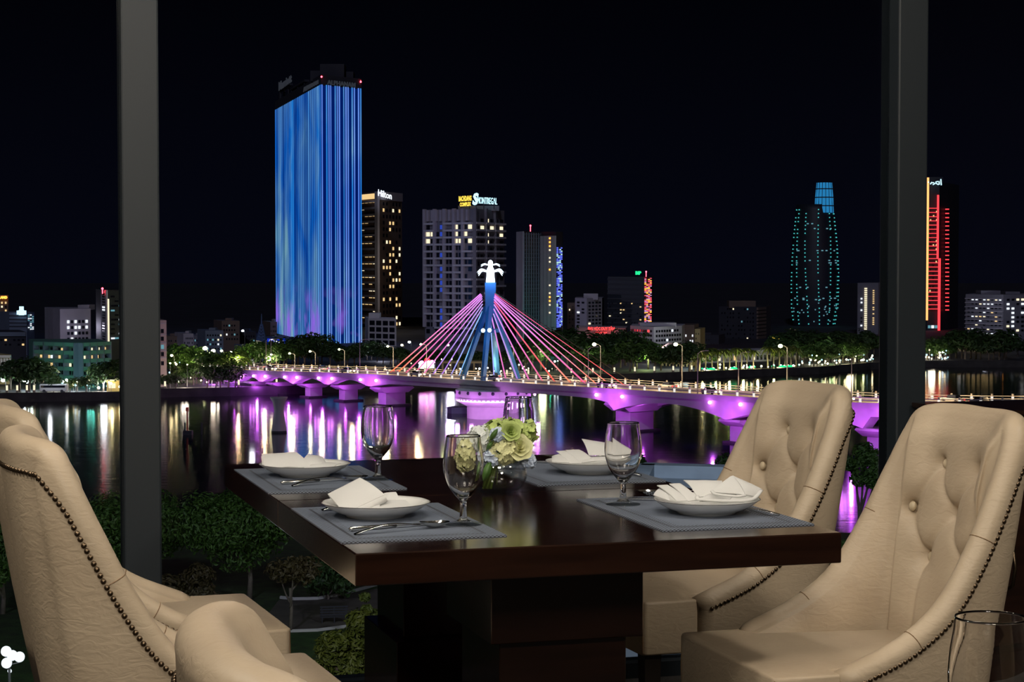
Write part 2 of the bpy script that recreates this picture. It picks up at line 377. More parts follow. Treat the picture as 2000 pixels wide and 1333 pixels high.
def make_chair():
    t = thing('dining_chair', 'x', 'chair')
    mb = MB(); NU = 200; NO, NR, NI = 5, 12, 64
    ts = []
    for i in range(NU + 1):
        u = -1 + 2 * i / NU; ts.append(u)
    rows = []
    for u in ts:
        tau, out, up = frame_at(u); R = rim(u); B = bas(u); row = []
        so = outer_seam(u)
        for k in range(NO):
            q = k / NO; p = lerp(B, so, q); row.append(p + Vector((out.x, out.y, 0)) * 0.008 * math.sin(PI * q))
        row.append(so - up * 0.001)
        for k in range(NR + 1):
            a = math.radians(-12 + 165 * k / NR); row.append(R + out * (math.cos(a) * 0.031) + up * (math.sin(a) * 0.030 - 0.008))
        for k in range(NI + 1): row.append(inner_pt(u, k / NI))
        rows.append(row)
    n = len(rows[0]); vs = [p for r in rows for p in r]
    fs = [(i * n + j, (i + 1) * n + j, (i + 1) * n + j + 1, i * n + j + 1) for i in range(NU) for j in range(n - 1)]
    fs += [(i * n + n - 1, (i + 1) * n + n - 1, (i + 1) * n, i * n) for i in range(NU)]
    for e, rev in ((0, True), (NU, False)):                 # rounded arm fronts
        c = sum((rows[e][j] for j in range(n)), Vector()) / n
        fwd = Vector((0.022, 0, 0)); ring = [p * 0.75 + c * 0.25 + fwd for p in rows[e]]; k0 = len(vs); vs += ring
        for j in range(n):
            f = (e * n + j, e * n + (j + 1) % n, k0 + (j + 1) % n, k0 + j); fs.append(f if rev else f[::-1])
        fs.append(tuple(range(k0, k0 + n)))
    mb.add(vs, fs); bk = mb.build('backrest', M['leather'], t, smooth=True, world=False, recalc=True)
    # seat: a tee shaped cushion that widens in front of the arms
    pl = [(-.215, -.17), (.142, -.222), (.145, -.285), (.300, -.282), (.310, -.27), (.310, .27), (.300, .282), (.145, .285), (.142, .222), (-.215, .17)]
    me = MB().prism(pl, 0.29, 0.438); seat = me.build('seat', M['leather'], t, world=False, recalc=True); bevelled(seat, 0.02, 4, 0.5)
    seat.data.polygons.foreach_set('use_smooth', [True] * len(seat.data.polygons))
    def dome(u, v):
        x = lerp(-.205, .295, u); wd = lerp(.165, .215, u) if x < .145 else lerp(.215, .268, min(1, (x - .145) / .02)); y = lerp(-wd, wd, v)
        return Vector((x, y, 0.4375 + 0.014 * (1 - (2 * v - 1)**4) * (1 - (2 * u - 1)**4)))
    MB().grid(dome, 26, 20).build('seat_cushion', M['leather'], t, smooth=True, world=False)
    wl = MB(); wl.tube([(.150, -.279, .4345), (.296, -.276, .4345), (.305, -.265, .4345), (.305, .265, .4345), (.296, .276, .4345), (.150, .279, .4345)], 0.0022, 5)
    wl.build('seam_welt', M['welt'], t, world=False); wl = MB()
    wl.tube([(.305, -.2755, .43), (.306, -.2765, .36), (.305, -.2755, .30)], 0.0018, 5); wl.build('seam_welt', M['welt'], t, world=False); wl = MB(); wl.tube([(.305, .2755, .43), (.306, .2765, .36), (.305, .2755, .30)], 0.0018, 5); wl.build('seam_welt', M['welt'], t, world=False)
    for sg in (1, -1):
        for tt in (0.66, 0.90):
            tau, out, up = frame_at(sg * tt); R = rim(sg * tt); pts = []
            for k in range(9):
                a = math.radians(-14 + 174 * k / 8); pts.append(R + out * (math.cos(a) * 0.0312) + up * (math.sin(a) * 0.0302 - 0.008))
            MB().tube(pts, 0.0013, 4).build('stitched_seam', M['welt'], t, world=False)
    bm_ = MB().sph((0, 0, 0), 0.0128, 14, 8, (0.66, 1, 1)).mesh('button', True); bm_.materials.append(M['button'])
    for by, bz in BUT:
        best = None
        for i in range(-44, 45):
            for j in range(4, 60):
                p = inner_pt(i / 100, j / NI); q = abs(p.y - by) + abs(p.z - bz)
                if best is None or q < best[0]: best = (q, p)
        o = link(bpy.data.objects.new('button', bm_)); o.parent = t; o.location = best[1] + Vector((0.016, 0, 0)); o.rotation_euler = (0, -0.12, 0)
    nm = MB().lathe([(0.0062, 0), (0.0057, 0.0024), (0.0036, 0.0045), (0.0001, 0.0054)], 8).mesh('nail', True); nm.materials.append(M['nail'])
    acc = 0.0; prev = outer_seam(-1.0); N = 1600; step = 0.0136
    for i in range(N + 1):
        u = -1 + 2 * i / N; p = outer_seam(u); acc += (p - prev).length; prev = p
        if acc >= step:
            acc -= step; tau, out, up = frame_at(u)
            o = link(bpy.data.objects.new('nail', nm)); o.parent = t; o.location = p + out * 0.0005; o.rotation_mode = 'QUATERNION'; o.rotation_quaternion = (out - up * 0.25).to_track_quat('Z', 'Y')
    for (x, y, dx, dy) in ((.272, .245, .0, .0), (.272, -.245, .0, .0), (-.20, .16, -.07, .01), (-.20, -.16, -.07, -.01)):
        b0 = Vector((x + dx, y + dy, 0)); t0 = Vector((x, y, 0.30)); a, b = 0.017, 0.025
        q = [(-1, -1), (1, -1), (1, 1), (-1, 1)]
        MB().hexa([b0 + Vector((i * a, j * a, 0)) for i, j in q], [t0 + Vector((i * b, j * b, 0)) for i, j in q]).build('leg', M['darkleg'], t, world=False)
    return t
CH = make_chair()
def place_chair(mid, ang, label, first=False):
    c = CH if first else copy_tree(CH)
    f = Vector((math.cos(ang), math.sin(ang), 0)); o = Vector((mid[0], mid[1], 0)) + f * 0.345
    c.location = o; c.rotation_euler = (0, 0, ang); c['label'] = label; c['group'] = 'cream leather chairs around the tables'
    return c
R = math.radians
place_chair((-1.008, 4.02), R(20), 'cream leather chair seen from behind, long row of bronze nails down its back', True)
place_chair((-1.265, 4.84), R(20), 'cream leather chair by the left window post, mostly behind the chair showing its nailed back')
place_chair((1.125, 4.67), R(196.7), 'cream tufted leather chair on the right in front of the dark sideboard')
place_chair((0.88, 5.65), R(199), 'cream tufted leather chair beyond the table near the right window post')
place_chair((-0.248, 1.80), R(16), 'cream leather chair close to the camera, only its rounded back top showing')

# ---------------------------------------------------------------- sideboard
sb_o = WL(2.33, -0.50)
sb = thing('sideboard', 'dark brown carved sideboard with moulded top under the right window', 'sideboard', (sb_o.x, sb_o.y, 0), None, A0)
prof = [(0.0, 0.0), (0.0, 0.012), (0.012, 0.02), (0.016, 0.034), (0.03, 0.046), (0.048, 0.06), (0.05, 0.078), (0.06, 0.086), (0.06, 0.1)]
L_, D_, zt = 1.6, 0.42, 0.888
mb = MB(); lo = []
for k, (e, z) in enumerate(prof):
    lo.append([(0.06 - e, 0.06 - e, zt - 0.1 + z), (L_ + e, 0.06 - e, zt - 0.1 + z), (L_ + e, D_, zt - 0.1 + z), (0.06 - e, D_, zt - 0.1 + z)])
vs = [v for r in lo for v in r]; fs = [(k * 4 + i, k * 4 + (i + 1) % 4, (k + 1) * 4 + (i + 1) % 4, (k + 1) * 4 + i) for k in range(len(lo) - 1) for i in range(4)] + [(3, 2, 1, 0), tuple(4 * (len(lo) - 1) + i for i in range(4))]
mb.add(vs, fs).build('moulded_top', M['wood'], sb, world=False)
MB().box((L_ / 2 + 0.04, D_ / 2 + 0.04, 0.42), (L_ - 0.06, D_ - 0.06, 0.75)).build('cabinet_body', M['wood'], sb, world=False)
MB().box((L_ / 2 + 0.04, D_ / 2 + 0.02, 0.04), (L_ - 0.02, D_ - 0.02, 0.08)).build('plinth', M['wood'], sb, world=False)
for k in range(3):
    x0 = 0.10 + k * 0.5
    d_ = MB().box((x0 + 0.24, 0.060, 0.36), (0.46, 0.024, 0.52)); d_ = bevelled(d_.build('door', M['wood'], sb, world=False), 0.006, 2)
    MB().tube([(x0 + 0.05, 0.046, 0.45), (x0 + 0.05, 0.02, 0.44), (x0 + 0.055, 0.012, 0.38), (x0 + 0.05, 0.02, 0.32), (x0 + 0.05, 0.046, 0.31)], 0.006, 8).build('handle', M['nail'], d_, smooth=True, world=False)
    w_ = MB().box((x0 + 0.24, 0.060, 0.70), (0.46, 0.024, 0.12)); w_ = bevelled(w_.build('drawer', M['wood'], sb, world=False), 0.006, 2)
    MB().sph((x0 + 0.24, 0.040, 0.70), 0.014, 10, 6).build('knob', M['nail'], w_, smooth=True, world=False)

# ---------------------------------------------------------------- table ware
def curve_pts(pts, n):
    out = []
    for k in range(len(pts) - 1):
        p0 = Vector(pts[max(0, k - 1)]); p1 = Vector(pts[k]); p2 = Vector(pts[k + 1]); p3 = Vector(pts[min(len(pts) - 1, k + 2)])
        for i in range(n):
            u = i / n; out.append(0.5 * ((2 * p1) + (p2 - p0) * u + (2 * p0 - 5 * p1 + 4 * p2 - p3) * u * u + (3 * p1 - p0 - 3 * p2 + p3) * u**3))
    out.append(Vector(pts[-1])); return out
def make_goblet(label, loc):
    g = thing('goblet', label, 'glass', loc, None)
    outp = curve_pts([(0.0430, 0.0, 0), (0.0425, 0.0022, 0), (0.025, 0.006, 0), (0.011, 0.012, 0), (0.0085, 0.022, 0), (0.0075, 0.042, 0), (0.0100, 0.056, 0), (0.021, 0.070, 0), (0.034, 0.088, 0), (0.0435, 0.112, 0), (0.0470, 0.135, 0), (0.0455, 0.165, 0), (0.0415, 0.190, 0), (0.0395, 0.2065, 0)], 4)
    inp = curve_pts([(0.0385, 0.2065, 0), (0.0403, 0.190, 0), (0.0442, 0.165, 0), (0.0456, 0.135, 0), (0.0420, 0.112, 0), (0.0322, 0.0885, 0), (0.018, 0.0725, 0), (0.008, 0.0665, 0), (0.0002, 0.065, 0)], 4)
    bowl = [(0.0002, 0.0560)] + [(p.x, p.y) for p in outp if p.y >= 0.0559] + [(p.x, p.y) for p in inp]
    MB().lathe(bowl, 48).build('goblet_bowl', M['solidglass'], g, smooth=True, world=False, recalc=True)
    stem = [(0.0002, 0.0080)] + [(p.x, p.y) for p in outp if 0.008 < p.y <= 0.0560] + [(0.0002, 0.0555)]
    MB().lathe(stem, 24).build('goblet_stem', M['solidglass'], g, smooth=True, world=False, recalc=True)
    foot = [(0.0002, 0.0)] + [(p.x, p.y) for p in outp if p.y <= 0.0081] + [(0.0002, 0.0082)]
    MB().lathe(foot, 40).build('goblet_foot', M['glass'], g, smooth=True, world=False, recalc=True)
    return g
def on_table(px, py, z=TZ): return G(px, py, z)
MATZ = TZ + 0.003
GP = [(905, 1025, 'water goblet standing by the spoon at the near left place setting'), (738, 937, 'water goblet at the far left place setting, against the purple river'),
      (1217, 986, 'water goblet in front of the napkins at the near right place setting')]
for k, (x, y, lb) in enumerate(GP):
    q = on_table(x, y, MATZ)
    if k == 0: GOB = make_goblet(lb, q)
    else: o = copy_tree(GOB); o.location = q; o['label'] = lb
o = copy_tree(GOB); o.location = (0.02, 5.76, TZ + 0.0005); o['label'] = 'water goblet half hidden behind the vase of flowers'
o = copy_tree(GOB); o.location = (0.537, 2.14, TZ + 0.0005); o['label'] = 'large looking goblet on the table closest to the camera'
# place mats
PC = {'nl': Vector((-0.325, 4.56, 0)), 'nr': Vector((0.470, 4.62, 0))}
PC['fl'] = Vector((-0.59, 5.45, 0)); PC['fr'] = Vector((0.225, 5.53, 0))
MC = {'nl': (G(565, 992, MATZ) + G(672, 1060, MATZ) + G(988, 1045, MATZ) + G(855, 983, MATZ)) / 4, 'nr': G(1295, 1036, MATZ) * 0.5 + G(1590, 1024, MATZ) * 0.5 + E2 * 0.305}
MC['fl'] = MC['nl'] + E2 * 0.945; MC['fr'] = MC['nr'] + E2 * 0.945
SETN = {'nl': 'near left', 'fl': 'far left', 'nr': 'near right', 'fr': 'far right'}
for k in ('nl', 'fl', 'nr', 'fr'):
    c = MC[k]; o = MB().box((0, 0, 0), (0.375, 0.61, 0.003)).build('placemat', M['woven'], None)
    o.location = (c.x, c.y, TZ + 0.0015); o.rotation_euler = (0, 0, A0); tag(o, 'blue grey woven placemat at the %s place setting' % SETN[k], 'placemat')
# plates
def make_plate(label, loc):
    g = thing('plate', label, 'plate', loc)
    prof = [(0.0005, 0.004), (0.05, 0.004), (0.066, 0.0), (0.070, 0.001), (0.073, 0.006), (0.092, 0.012), (0.110, 0.021), (0.122, 0.030), (0.1275, 0.0345), (0.1265, 0.0358), (0.119, 0.0315), (0.106, 0.0235), (0.09, 0.0165), (0.07, 0.0115), (0.0005, 0.0100)]
    sc = lambda a, i: 1 + (0.022 * (abs(math.cos(a * 4.5)) ** 0.7 - 0.6) if prof[i][0] > 0.118 else 0.0)
    MB().lathe(prof, 108, mod=sc).build('plate_body', M['porcelain'], g, smooth=True, world=False)
    ring = [Vector((0.1283 * sc(2 * PI * k / 108, 8) * math.cos(2 * PI * k / 108), 0.1283 * sc(2 * PI * k / 108, 8) * math.sin(2 * PI * k / 108), 0.0350)) for k in range(109)]
    MB().tube(ring, 0.0008, 5, caps=False).build('rim_line', M['rimline'], g, world=False, label='thin grey line along the wavy rim')
    return g
PL = None
for k in ('nl', 'fl', 'nr', 'fr'):
    q = Vector((PC[k].x, PC[k].y, MATZ)); lb = 'white scalloped plate holding the napkin at the %s place setting' % SETN[k]
    if PL is None: PL = make_plate(lb, q)
    else: o = copy_tree(PL); o.location = q; o['label'] = lb
# cutlery: local x runs along the piece, bowl or blade at +x
def handle(mb, x0, x1, arch=0.010, w0=0.0095, w1=0.0035, z1=0.004):
    n = 14
    def top(u, v):
        x = lerp(x0, x1, u); wd = lerp(w0, w1, u**0.8) * (1 - 0.35 * math.exp(-(u / 0.03)**2)); z = 0.003 + arch * math.sin(PI * u) + z1 * u
        a = 2 * PI * v; return Vector((x, wd * math.cos(a), z + 0.0019 * math.sin(a)))
    mb.grid(top, n, 10)
def make_spoon():
    t = thing('spoon', 'x', 'spoon'); mb = MB(); handle(mb, -0.125, 0.045, 0.012, z1=0.006); mb.build('spoon_handle', M['steel'], t, smooth=True, world=False, merge=True)
    mb = MB()
    def bowl(u, v):
        a = 2 * PI * v; r = u; x = 0.083 + 0.040 * r * math.cos(a); y = 0.0205 * r * math.sin(a) * (1 + 0.18 * math.cos(a)); z = 0.0015 + 0.0125 * r * r + 0.004 * max(0, -math.cos(a)) * r
        return Vector((x, y, z))
    mb.grid(bowl, 10, 26); mb.grid(lambda u, v: bowl(u, 1 - v) - Vector((0, 0, 0.0012 * (1 - 0.3 * u))), 10, 26)
    mb.build('spoon_bowl', M['steel'], t, smooth=True, world=False); return t
def make_fork():
    t = thing('fork', 'x', 'fork'); mb = MB(); handle(mb, -0.125, 0.045, 0.012, z1=0.004); mb.build('fork_handle', M['steel'], t, smooth=True, world=False, merge=True)
    mb = MB()
    mb.grid(lambda u, v: Vector((0.042 + 0.030 * u, (v - 0.5) * 2 * (0.004 + 0.0085 * min(1, u * 1.6)), 0.0085 - 0.006 * u)), 6, 4); mb.grid(lambda u, v: Vector((0.042 + 0.030 * u, (0.5 - v) * 2 * (0.004 + 0.0085 * min(1, u * 1.6)), 0.0070 - 0.006 * u)), 6, 4)
    mb.build('fork_neck', M['steel'], t, smooth=True, world=False)
    for k in range(4):
        y = (k - 1.5) * 0.0067; MB().tube([(0.070, y, 0.002), (0.090, y, 0.0025), (0.110, y, 0.006), (0.124, y, 0.0115)], [0.0021, 0.002, 0.0018, 0.0009], 6).build('tine', M['steel'], t, smooth=True, world=False)
    return t
def make_knife():
    t = thing('knife', 'x', 'knife'); MB().tube([(-0.12, 0, 0.006), (-0.115, 0, 0.006), (-0.04, 0, 0.0058), (0.0, 0, 0.0055)], [0.003, 0.0055, 0.0052, 0.004], 10).build('knife_handle', M['steel'], t, smooth=True, world=False)
    mb = MB(); mb.prism([(0.0, -0.007), (0.085, -0.009), (0.112, -0.004), (0.122, 0.004), (0.0, 0.005)], 0.0045, 0.0065); mb.build('knife_blade', M['steel'], t, world=False); return t
sp0, fk0, kn0 = make_spoon(), make_fork(), make_knife(); used = {}
def put(proto, nm, a, b, label, z=MATZ):
    o = proto if nm not in used else copy_tree(proto); used[nm] = 1
    a = Vector(a); b = Vector(b); m = (a + b) / 2; o.location = (m.x, m.y, z); o.rotation_euler = (0, 0, math.atan2(b.y - a.y, b.x - a.x)); o['label'] = label
    return o
# pixel ends of each piece: handle end, tip
put(sp0, 'spoon', G(677, 1048, MATZ), G(893, 1028, MATZ), 'spoon beside the near left plate, its bowl pointing at the goblet foot')
put(kn0, 'knife', G(676, 1040, MATZ), G(868, 1024, MATZ), 'knife lying just behind the spoon at the near left place setting')
put(fk0, 'fork', G(608, 1001, MATZ), G(815, 982, MATZ), 'fork behind the near left plate, its ends sticking out')
put(sp0, 'spoon', G(553, 953, MATZ), G(735, 937, MATZ), 'spoon beside the far left plate, reaching the goblet foot')
put(kn0, 'knife', G(536, 949, MATZ), G(708, 936, MATZ), 'knife lying just behind the spoon at the far left place setting')
put(fk0, 'fork', G(497, 922, MATZ), G(676, 905, MATZ), 'fork behind the far left plate, tines towards the window')
put(fk0, 'fork', G(1522, 1008, MATZ), G(1320, 1003, MATZ), 'fork in front of the near right plate')
put(sp0, 'spoon', G(1445, 975, MATZ), G(1222, 968, MATZ), 'spoon behind the near right plate, bowl beside the goblet stem')
put(kn0, 'knife', G(1425, 981, MATZ), G(1175, 977, MATZ), 'knife behind the near right plate under the goblet stem')
put(fk0, 'fork', G(1255, 931, MATZ), G(1095, 922, MATZ), 'fork in front of the far right plate')
put(sp0, 'spoon', G(1230, 902, MATZ), G(1035, 898, MATZ), 'spoon behind the far right plate, near the vase')
put(kn0, 'knife', G(1225, 908, MATZ), G(1030, 905, MATZ), 'knife behind the far right plate')
# napkins: folded leaves of linen
def sheet(mb, corners, thick=0.004, bulge=0.006, d0=4.5):
    c = [P(px, py, d0 + dy) for px, py, dy in corners]
    nrm = (c[1] - c[0]).cross(c[3] - c[0]).normalized()
    if nrm.y > 0: nrm = -nrm
    n = 8
    def f(u, v, off):
        p = lerp(lerp(c[0], c[1], u), lerp(c[3], c[2], u), v)
        e = min(1, min(u, 1 - u, v, 1 - v) / 0.12)
        return p + nrm * (bulge * math.sin(PI * v) * (0.6 + 0.4 * math.sin(PI * u)) + off * (0.35 + 0.65 * e))
    k = len(mb.v); mb.grid(lambda u, v: f(u, v, thick / 2), n, n); mb.grid(lambda u, v: f(1 - u, v, -thick / 2), n, n)
    # side wall
    per = [(i / n, 0) for i in range(n)] + [(1, j / n) for j in range(n)] + [(1 - i / n, 1) for i in range(n)] + [(0, 1 - j / n) for j in range(n)]
    m = len(per); vs = [f(u, v, thick / 2) for u, v in per] + [f(u, v, -thick / 2) for u, v in per]
    mb.add(vs, [(i, (i + 1) % m, (i + 1) % m + m, i + m) for i in range(m)])
def roll(mb, pts, r, d0, flat=0.6):
    mb.tube(curve_pts([P(px, py, d0 + dy) for px, py, dy in pts], 6), r, 8, flat=flat)
def napkin(label, d0, sheets, rolls):
    mb = MB()
    for s_ in sheets: sheet(mb, s_[0], s_[1], s_[2], d0)
    for r_ in rolls: roll(mb, r_[0], r_[1], d0)
    o = mb.build('napkin', M['linen'], None, smooth=True, recalc=True)
    return tag(o, label, 'napkin')
napkin('white linen napkin with one tall upright fold on the near left plate', 4.56, [
    ([(672, 1004, -.05), (752, 967, -.035), (703, 934, .04), (640, 966, .03)], .005, .010), ([(672, 1004, -.05), (690, 1008, -.055), (655, 985, .0), (641, 968, .03)], .004, .004), ([(752, 967, -.035), (672, 1004, -.05), (700, 1010, -.045), (757, 980, -.03)], .004, .007),
    ([(735, 997, -.055), (806, 993, -.05), (792, 978, .01), (750, 978, .01)], .005, .004), ([(752, 978, -.01), (780, 978, .0), (773, 962, .03), (750, 964, .03)], .005, .004),
    ([(692, 1005, -.07), (800, 999, -.065), (812, 988, .0), (722, 988, .0)], .006, .006), ([(700, 1008, -.05), (742, 1000, -.055), (745, 975, -.01), (705, 985, -.01)], .004, .01)],
    [([(722, 1000, -.075), (765, 998, -.08), (808, 993, -.05)], .004)])
napkin('white linen napkin folded low and flat on the far left plate', 5.45, [
    ([(518, 917, -.05), (607, 912, -.05), (578, 884, .02), (511, 888, .02)], .005, .010), ([(512, 908, -.03), (540, 918, -.06), (535, 890, .02), (510, 892, .02)], .005, .006),
    ([(585, 912, -.04), (632, 911, -.04), (624, 891, .02), (600, 889, .02)], .005, .006), ([(622, 912, -.04), (640, 912, -.04), (630, 893, .03), (618, 892, .03)], .004, .004),
    ([(590, 917, -.06), (650, 915, -.05), (666, 906, .0), (622, 904, .0)], .005, .006)],
    [([(536, 917, -.06), (560, 912, -.055), (590, 913, -.05), (606, 911, -.04)], .004), ([(560, 919, -.07), (600, 917, -.07), (640, 915, -.06)], .0035)])
napkin('white linen napkin with three flat pleats and a pointed fold on the near right plate', 4.62, [
    ([(1276, 968, -.01), (1308, 979, -.07), (1304, 962, .0), (1288, 955, .03)], .005, .004), ([(1322, 980, -.07), (1345, 979, -.06), (1303, 948, .02), (1283, 949, .02)], .006, .005),
    ([(1344, 980, -.065), (1366, 977, -.05), (1328, 945, .03), (1307, 946, .03)], .006, .005), ([(1362, 972, -.04), (1412, 968, -.03), (1410, 940, .04), (1335, 939, .04)], .006, .010),
    ([(1391, 962, -.05), (1455, 967, -.06), (1432, 930, .0), (1428, 931, .0)], .006, .006), ([(1455, 967, -.06), (1482, 972, -.03), (1487, 956, .0), (1431, 930, .0)], .006, .006),
    ([(1366, 980, -.07), (1420, 982, -.07), (1440, 966, -.03), (1385, 966, -.03)], .006, .006)],
    [([(1391, 960, -.055), (1400, 966, -.07), (1438, 970, -.075), (1455, 968, -.065)], .005), ([(1362, 970, -.06), (1368, 976, -.075), (1430, 979, -.085), (1470, 975, -.06), (1487, 958, -.02)], .005)])
napkin('white linen napkin with a raised leaf behind the goblet on the far right plate', 5.53, [
    ([(1078, 903, -.04), (1112, 904, -.05), (1100, 884, .02), (1078, 892, .03)], .005, .004), ([(1112, 906, -.05), (1136, 905, -.05), (1103, 881, .02), (1086, 882, .02)], .006, .005),
    ([(1128, 906, -.05), (1156, 896, -.04), (1131, 879, .03), (1104, 880, .03)], .006, .006), ([(1150, 890, -.03), (1212, 890, -.03), (1184, 866, .05), (1136, 858, .05)], .006, .010),
    ([(1188, 892, -.04), (1236, 889, -.02), (1239, 882, .0), (1187, 857, .04)], .006, .006), ([(1130, 906, -.06), (1225, 902, -.05), (1235, 892, .0), (1140, 894, .0)], .006, .006)],
    [([(1136, 904, -.07), (1170, 900, -.07), (1200, 901, -.07), (1234, 892, -.03)], .004)])
# ---------------------------------------------------------------- vase of flowers
VC = G(979, 963, TZ); VC = Vector((VC.x, VC.y, TZ + 0.0005)); VD = VC.y
vs_ = thing('vase', 'round clear glass vase half full of water between the place settings', 'vase', VC)
vo = curve_pts([(0.0005, 0.0, 0), (0.036, 0.0, 0), (0.052, 0.010, 0), (0.066, 0.034, 0), (0.0685, 0.052, 0), (0.060, 0.078, 0), (0.043, 0.096, 0), (0.038, 0.104, 0), (0.040, 0.109, 0)], 5)
vi = curve_pts([(0.0385, 0.109, 0), (0.0362, 0.104, 0), (0.0412, 0.0955, 0), (0.058, 0.077, 0), (0.0663, 0.052, 0), (0.064, 0.0345, 0), (0.050, 0.0125, 0), (0.034, 0.0042, 0), (0.0005, 0.004, 0)], 5)
MB().lathe([(p.x, p.y) for p in vo] + [(p.x, p.y) for p in vi], 48).build('vase_bowl', M['vaseglass'], vs_, smooth=True, world=False, recalc=True)
wv = [(p.x - 0.0004, p.y + 0.0003) for p in reversed(vi) if p.y < 0.062]; wv += [(0.0005, wv[-1][1])]
MB().lathe(wv, 40).build('water', M['water'], vs_, smooth=True, world=False, recalc=True)
M['pet_green'] = mat('green_petals', (0.42, 0.52, 0.16), 0.7, var=0.30, vscale=30)
M['pet_white'] = mat('white_blue_petals', (0.70, 0.74, 0.72), 0.7, var=0.12, vscale=25)
M['pet_cream'] = mat('cream_petals', (0.66, 0.66, 0.36), 0.7, var=0.15, vscale=25)
M['pet_blue'] = mat('pale_blue_petals', (0.56, 0.64, 0.78), 0.7, var=0.12, vscale=25)
M['stem'] = mat('green_stem', (0.13, 0.20, 0.03), 0.6)
M['leaf'] = mat('flower_leaf', (0.05, 0.12, 0.02), 0.5, var=0.3, vscale=20)
rnd = random.Random(7)
def petal(mb, c, nrm, dirv, ln, wd, cup=0.25):
    side = nrm.cross(dirv).normalized(); q = []
    for (a, b, h) in ((0.0, 0.0, 0), (0.45, 0.5, cup * .4), (0.85, 0.42, cup), (1.0, 0.0, cup * .8), (0.85, -0.42, cup), (0.45, -0.5, cup * .4)):
        q.append(c + dirv * (a * ln) + side * (b * wd) + nrm * (h * ln))
    mb.add(q, [(0, 1, 2, 3), (0, 3, 4, 5)])
def hydrangea(label, px, py, dd, r, m, sc=(1, 1, 1), n=85, size=0.0115):
    c = P(px, py, VD + dd); f = thing('hydrangea', label, 'flower', c, None)
    mb = MB()
    for i in range(n):
        z = 1 - 2 * (i + 0.5) / n; a = i * 2.39996; d = Vector((math.sqrt(1 - z * z) * math.cos(a), math.sqrt(1 - z * z) * math.sin(a), z))
        p = c + Vector((d.x * sc[0], d.y * sc[1], d.z * sc[2])) * (r * rnd.uniform(0.86, 1.06)); nn = (d + Vector((rnd.uniform(-.5, .5), rnd.uniform(-.5, .5), rnd.uniform(-.5, .5)))).normalized()
        t1 = nn.orthogonal().normalized(); t2 = nn.cross(t1); ph = rnd.uniform(0, 6.28)
        for k in range(4):
            b = ph + k * PI / 2; petal(mb, p, nn, t1 * math.cos(b) + t2 * math.sin(b), size * rnd.uniform(.85, 1.2), size * 1.05, rnd.uniform(.1, .4))
    mb.build('florets', m, f, smooth=False, kind='stuff')
    q = VC + Vector((rnd.uniform(-.048, -.034), rnd.uniform(-.012, .018), 0.016)); neck = VC + Vector((rnd.uniform(-.028, -.008), rnd.uniform(-.02, .02), 0.107))
    MB().tube(curve_pts([q, neck, c], 5), 0.0028, 6).build('stem', M['stem'], f, smooth=True)
    MB().sph(c, r * 0.78, 12, 8, sc).build('flower_core', M['stem'], f, smooth=True)
    return f
hydrangea('lime green hydrangea head at the top right of the bouquet', 988, 852, 0.01, 0.058, M['pet_green'], (1.15, 1, .75), 120, 0.0125)
hydrangea('small lime green hydrangea sprig at the right edge of the bouquet', 1031, 848, 0.015, 0.022, M['pet_green'], (1, 1, 1.5), 34, 0.010)
hydrangea('white hydrangea head at the top left of the bouquet', 944, 858, 0.0, 0.036, M['pet_white'], (1.1, 1, .9), 70, 0.0125)
hydrangea('pale cream hydrangea head hanging low, seen through the near left goblet', 912, 893, -0.02, 0.034, M['pet_cream'], (1, 1, 1.15), 75, 0.0110)
hydrangea('white hydrangea head seen through the rim of the near left goblet', 908, 868, 0.0, 0.022, M['pet_white'], (1.2, 1, .8), 40, 0.010)
hydrangea('cream hydrangea head low in the middle of the bouquet', 985, 882, -0.035, 0.036, M['pet_cream'], (1, 1, .95), 75, 0.0105)
hydrangea('pale blue hydrangea sprig low in the bouquet above the stems', 962, 893, -0.045, 0.017, M['pet_blue'], (1, 1, 1), 26, 0.0125)
hydrangea('pale blue hydrangea sprig under the dark leaf', 972, 850, -0.045, 0.016, M['pet_blue'], (1, 1, 1), 24, 0.0115)
hydrangea('pale blue hydrangea sprig drooping at the right of the vase neck', 1032, 902, -0.01, 0.015, M['pet_blue'], (1, 1, 1), 22, 0.0115)
def rose(label, px, py, dd, r, m):
    c = P(px, py, VD + dd); f = thing('rose', label, 'flower', c, None); ax = Vector((0.25, -0.85, 0.35)).normalized(); t1 = ax.orthogonal().normalized(); t2 = ax.cross(t1)
    lay = [(3, .22, .55, .1), (4, .42, .55, .35), (5, .66, .50, .7), (6, .9, .40, 1.05)]
    for li, (n, rr, h, op) in enumerate(lay):
        for k in range(n):
            a0 = 2 * PI * k / n + li * .7; wdt = 2 * PI / n * 1.35
            def fn(u, v, a0=a0, wdt=wdt, rr=rr, h=h, op=op):
                a = a0 + (u - .5) * wdt; q = r * rr * (0.35 + 0.65 * v + 0.18 * op * v * v) * (1 + .06 * math.sin(3 * u * PI)); hh = r * (h * (v - .55) * 1.6 - .25 * op * v * v) * (1 - .22 * (2 * u - 1)**2 * v)
                return c + (t1 * math.cos(a) + t2 * math.sin(a)) * q + ax * hh
            MB().grid(fn, 6, 5).build('petal', m, f, smooth=True)
    MB().tube(curve_pts([VC + Vector((-.036, 0, .018)), VC + Vector((-0.008, 0.004, .107)), c - ax * r * .3], 5), 0.0028, 6).build('stem', M['stem'], f, smooth=True)
rose('cream garden rose facing forward at the right of the bouquet', 1015, 874, -0.05, 0.034, M['pet_cream'])
rose('lime green rose half sunk in the green hydrangea', 998, 842, -0.05, 0.026, M['pet_green'])
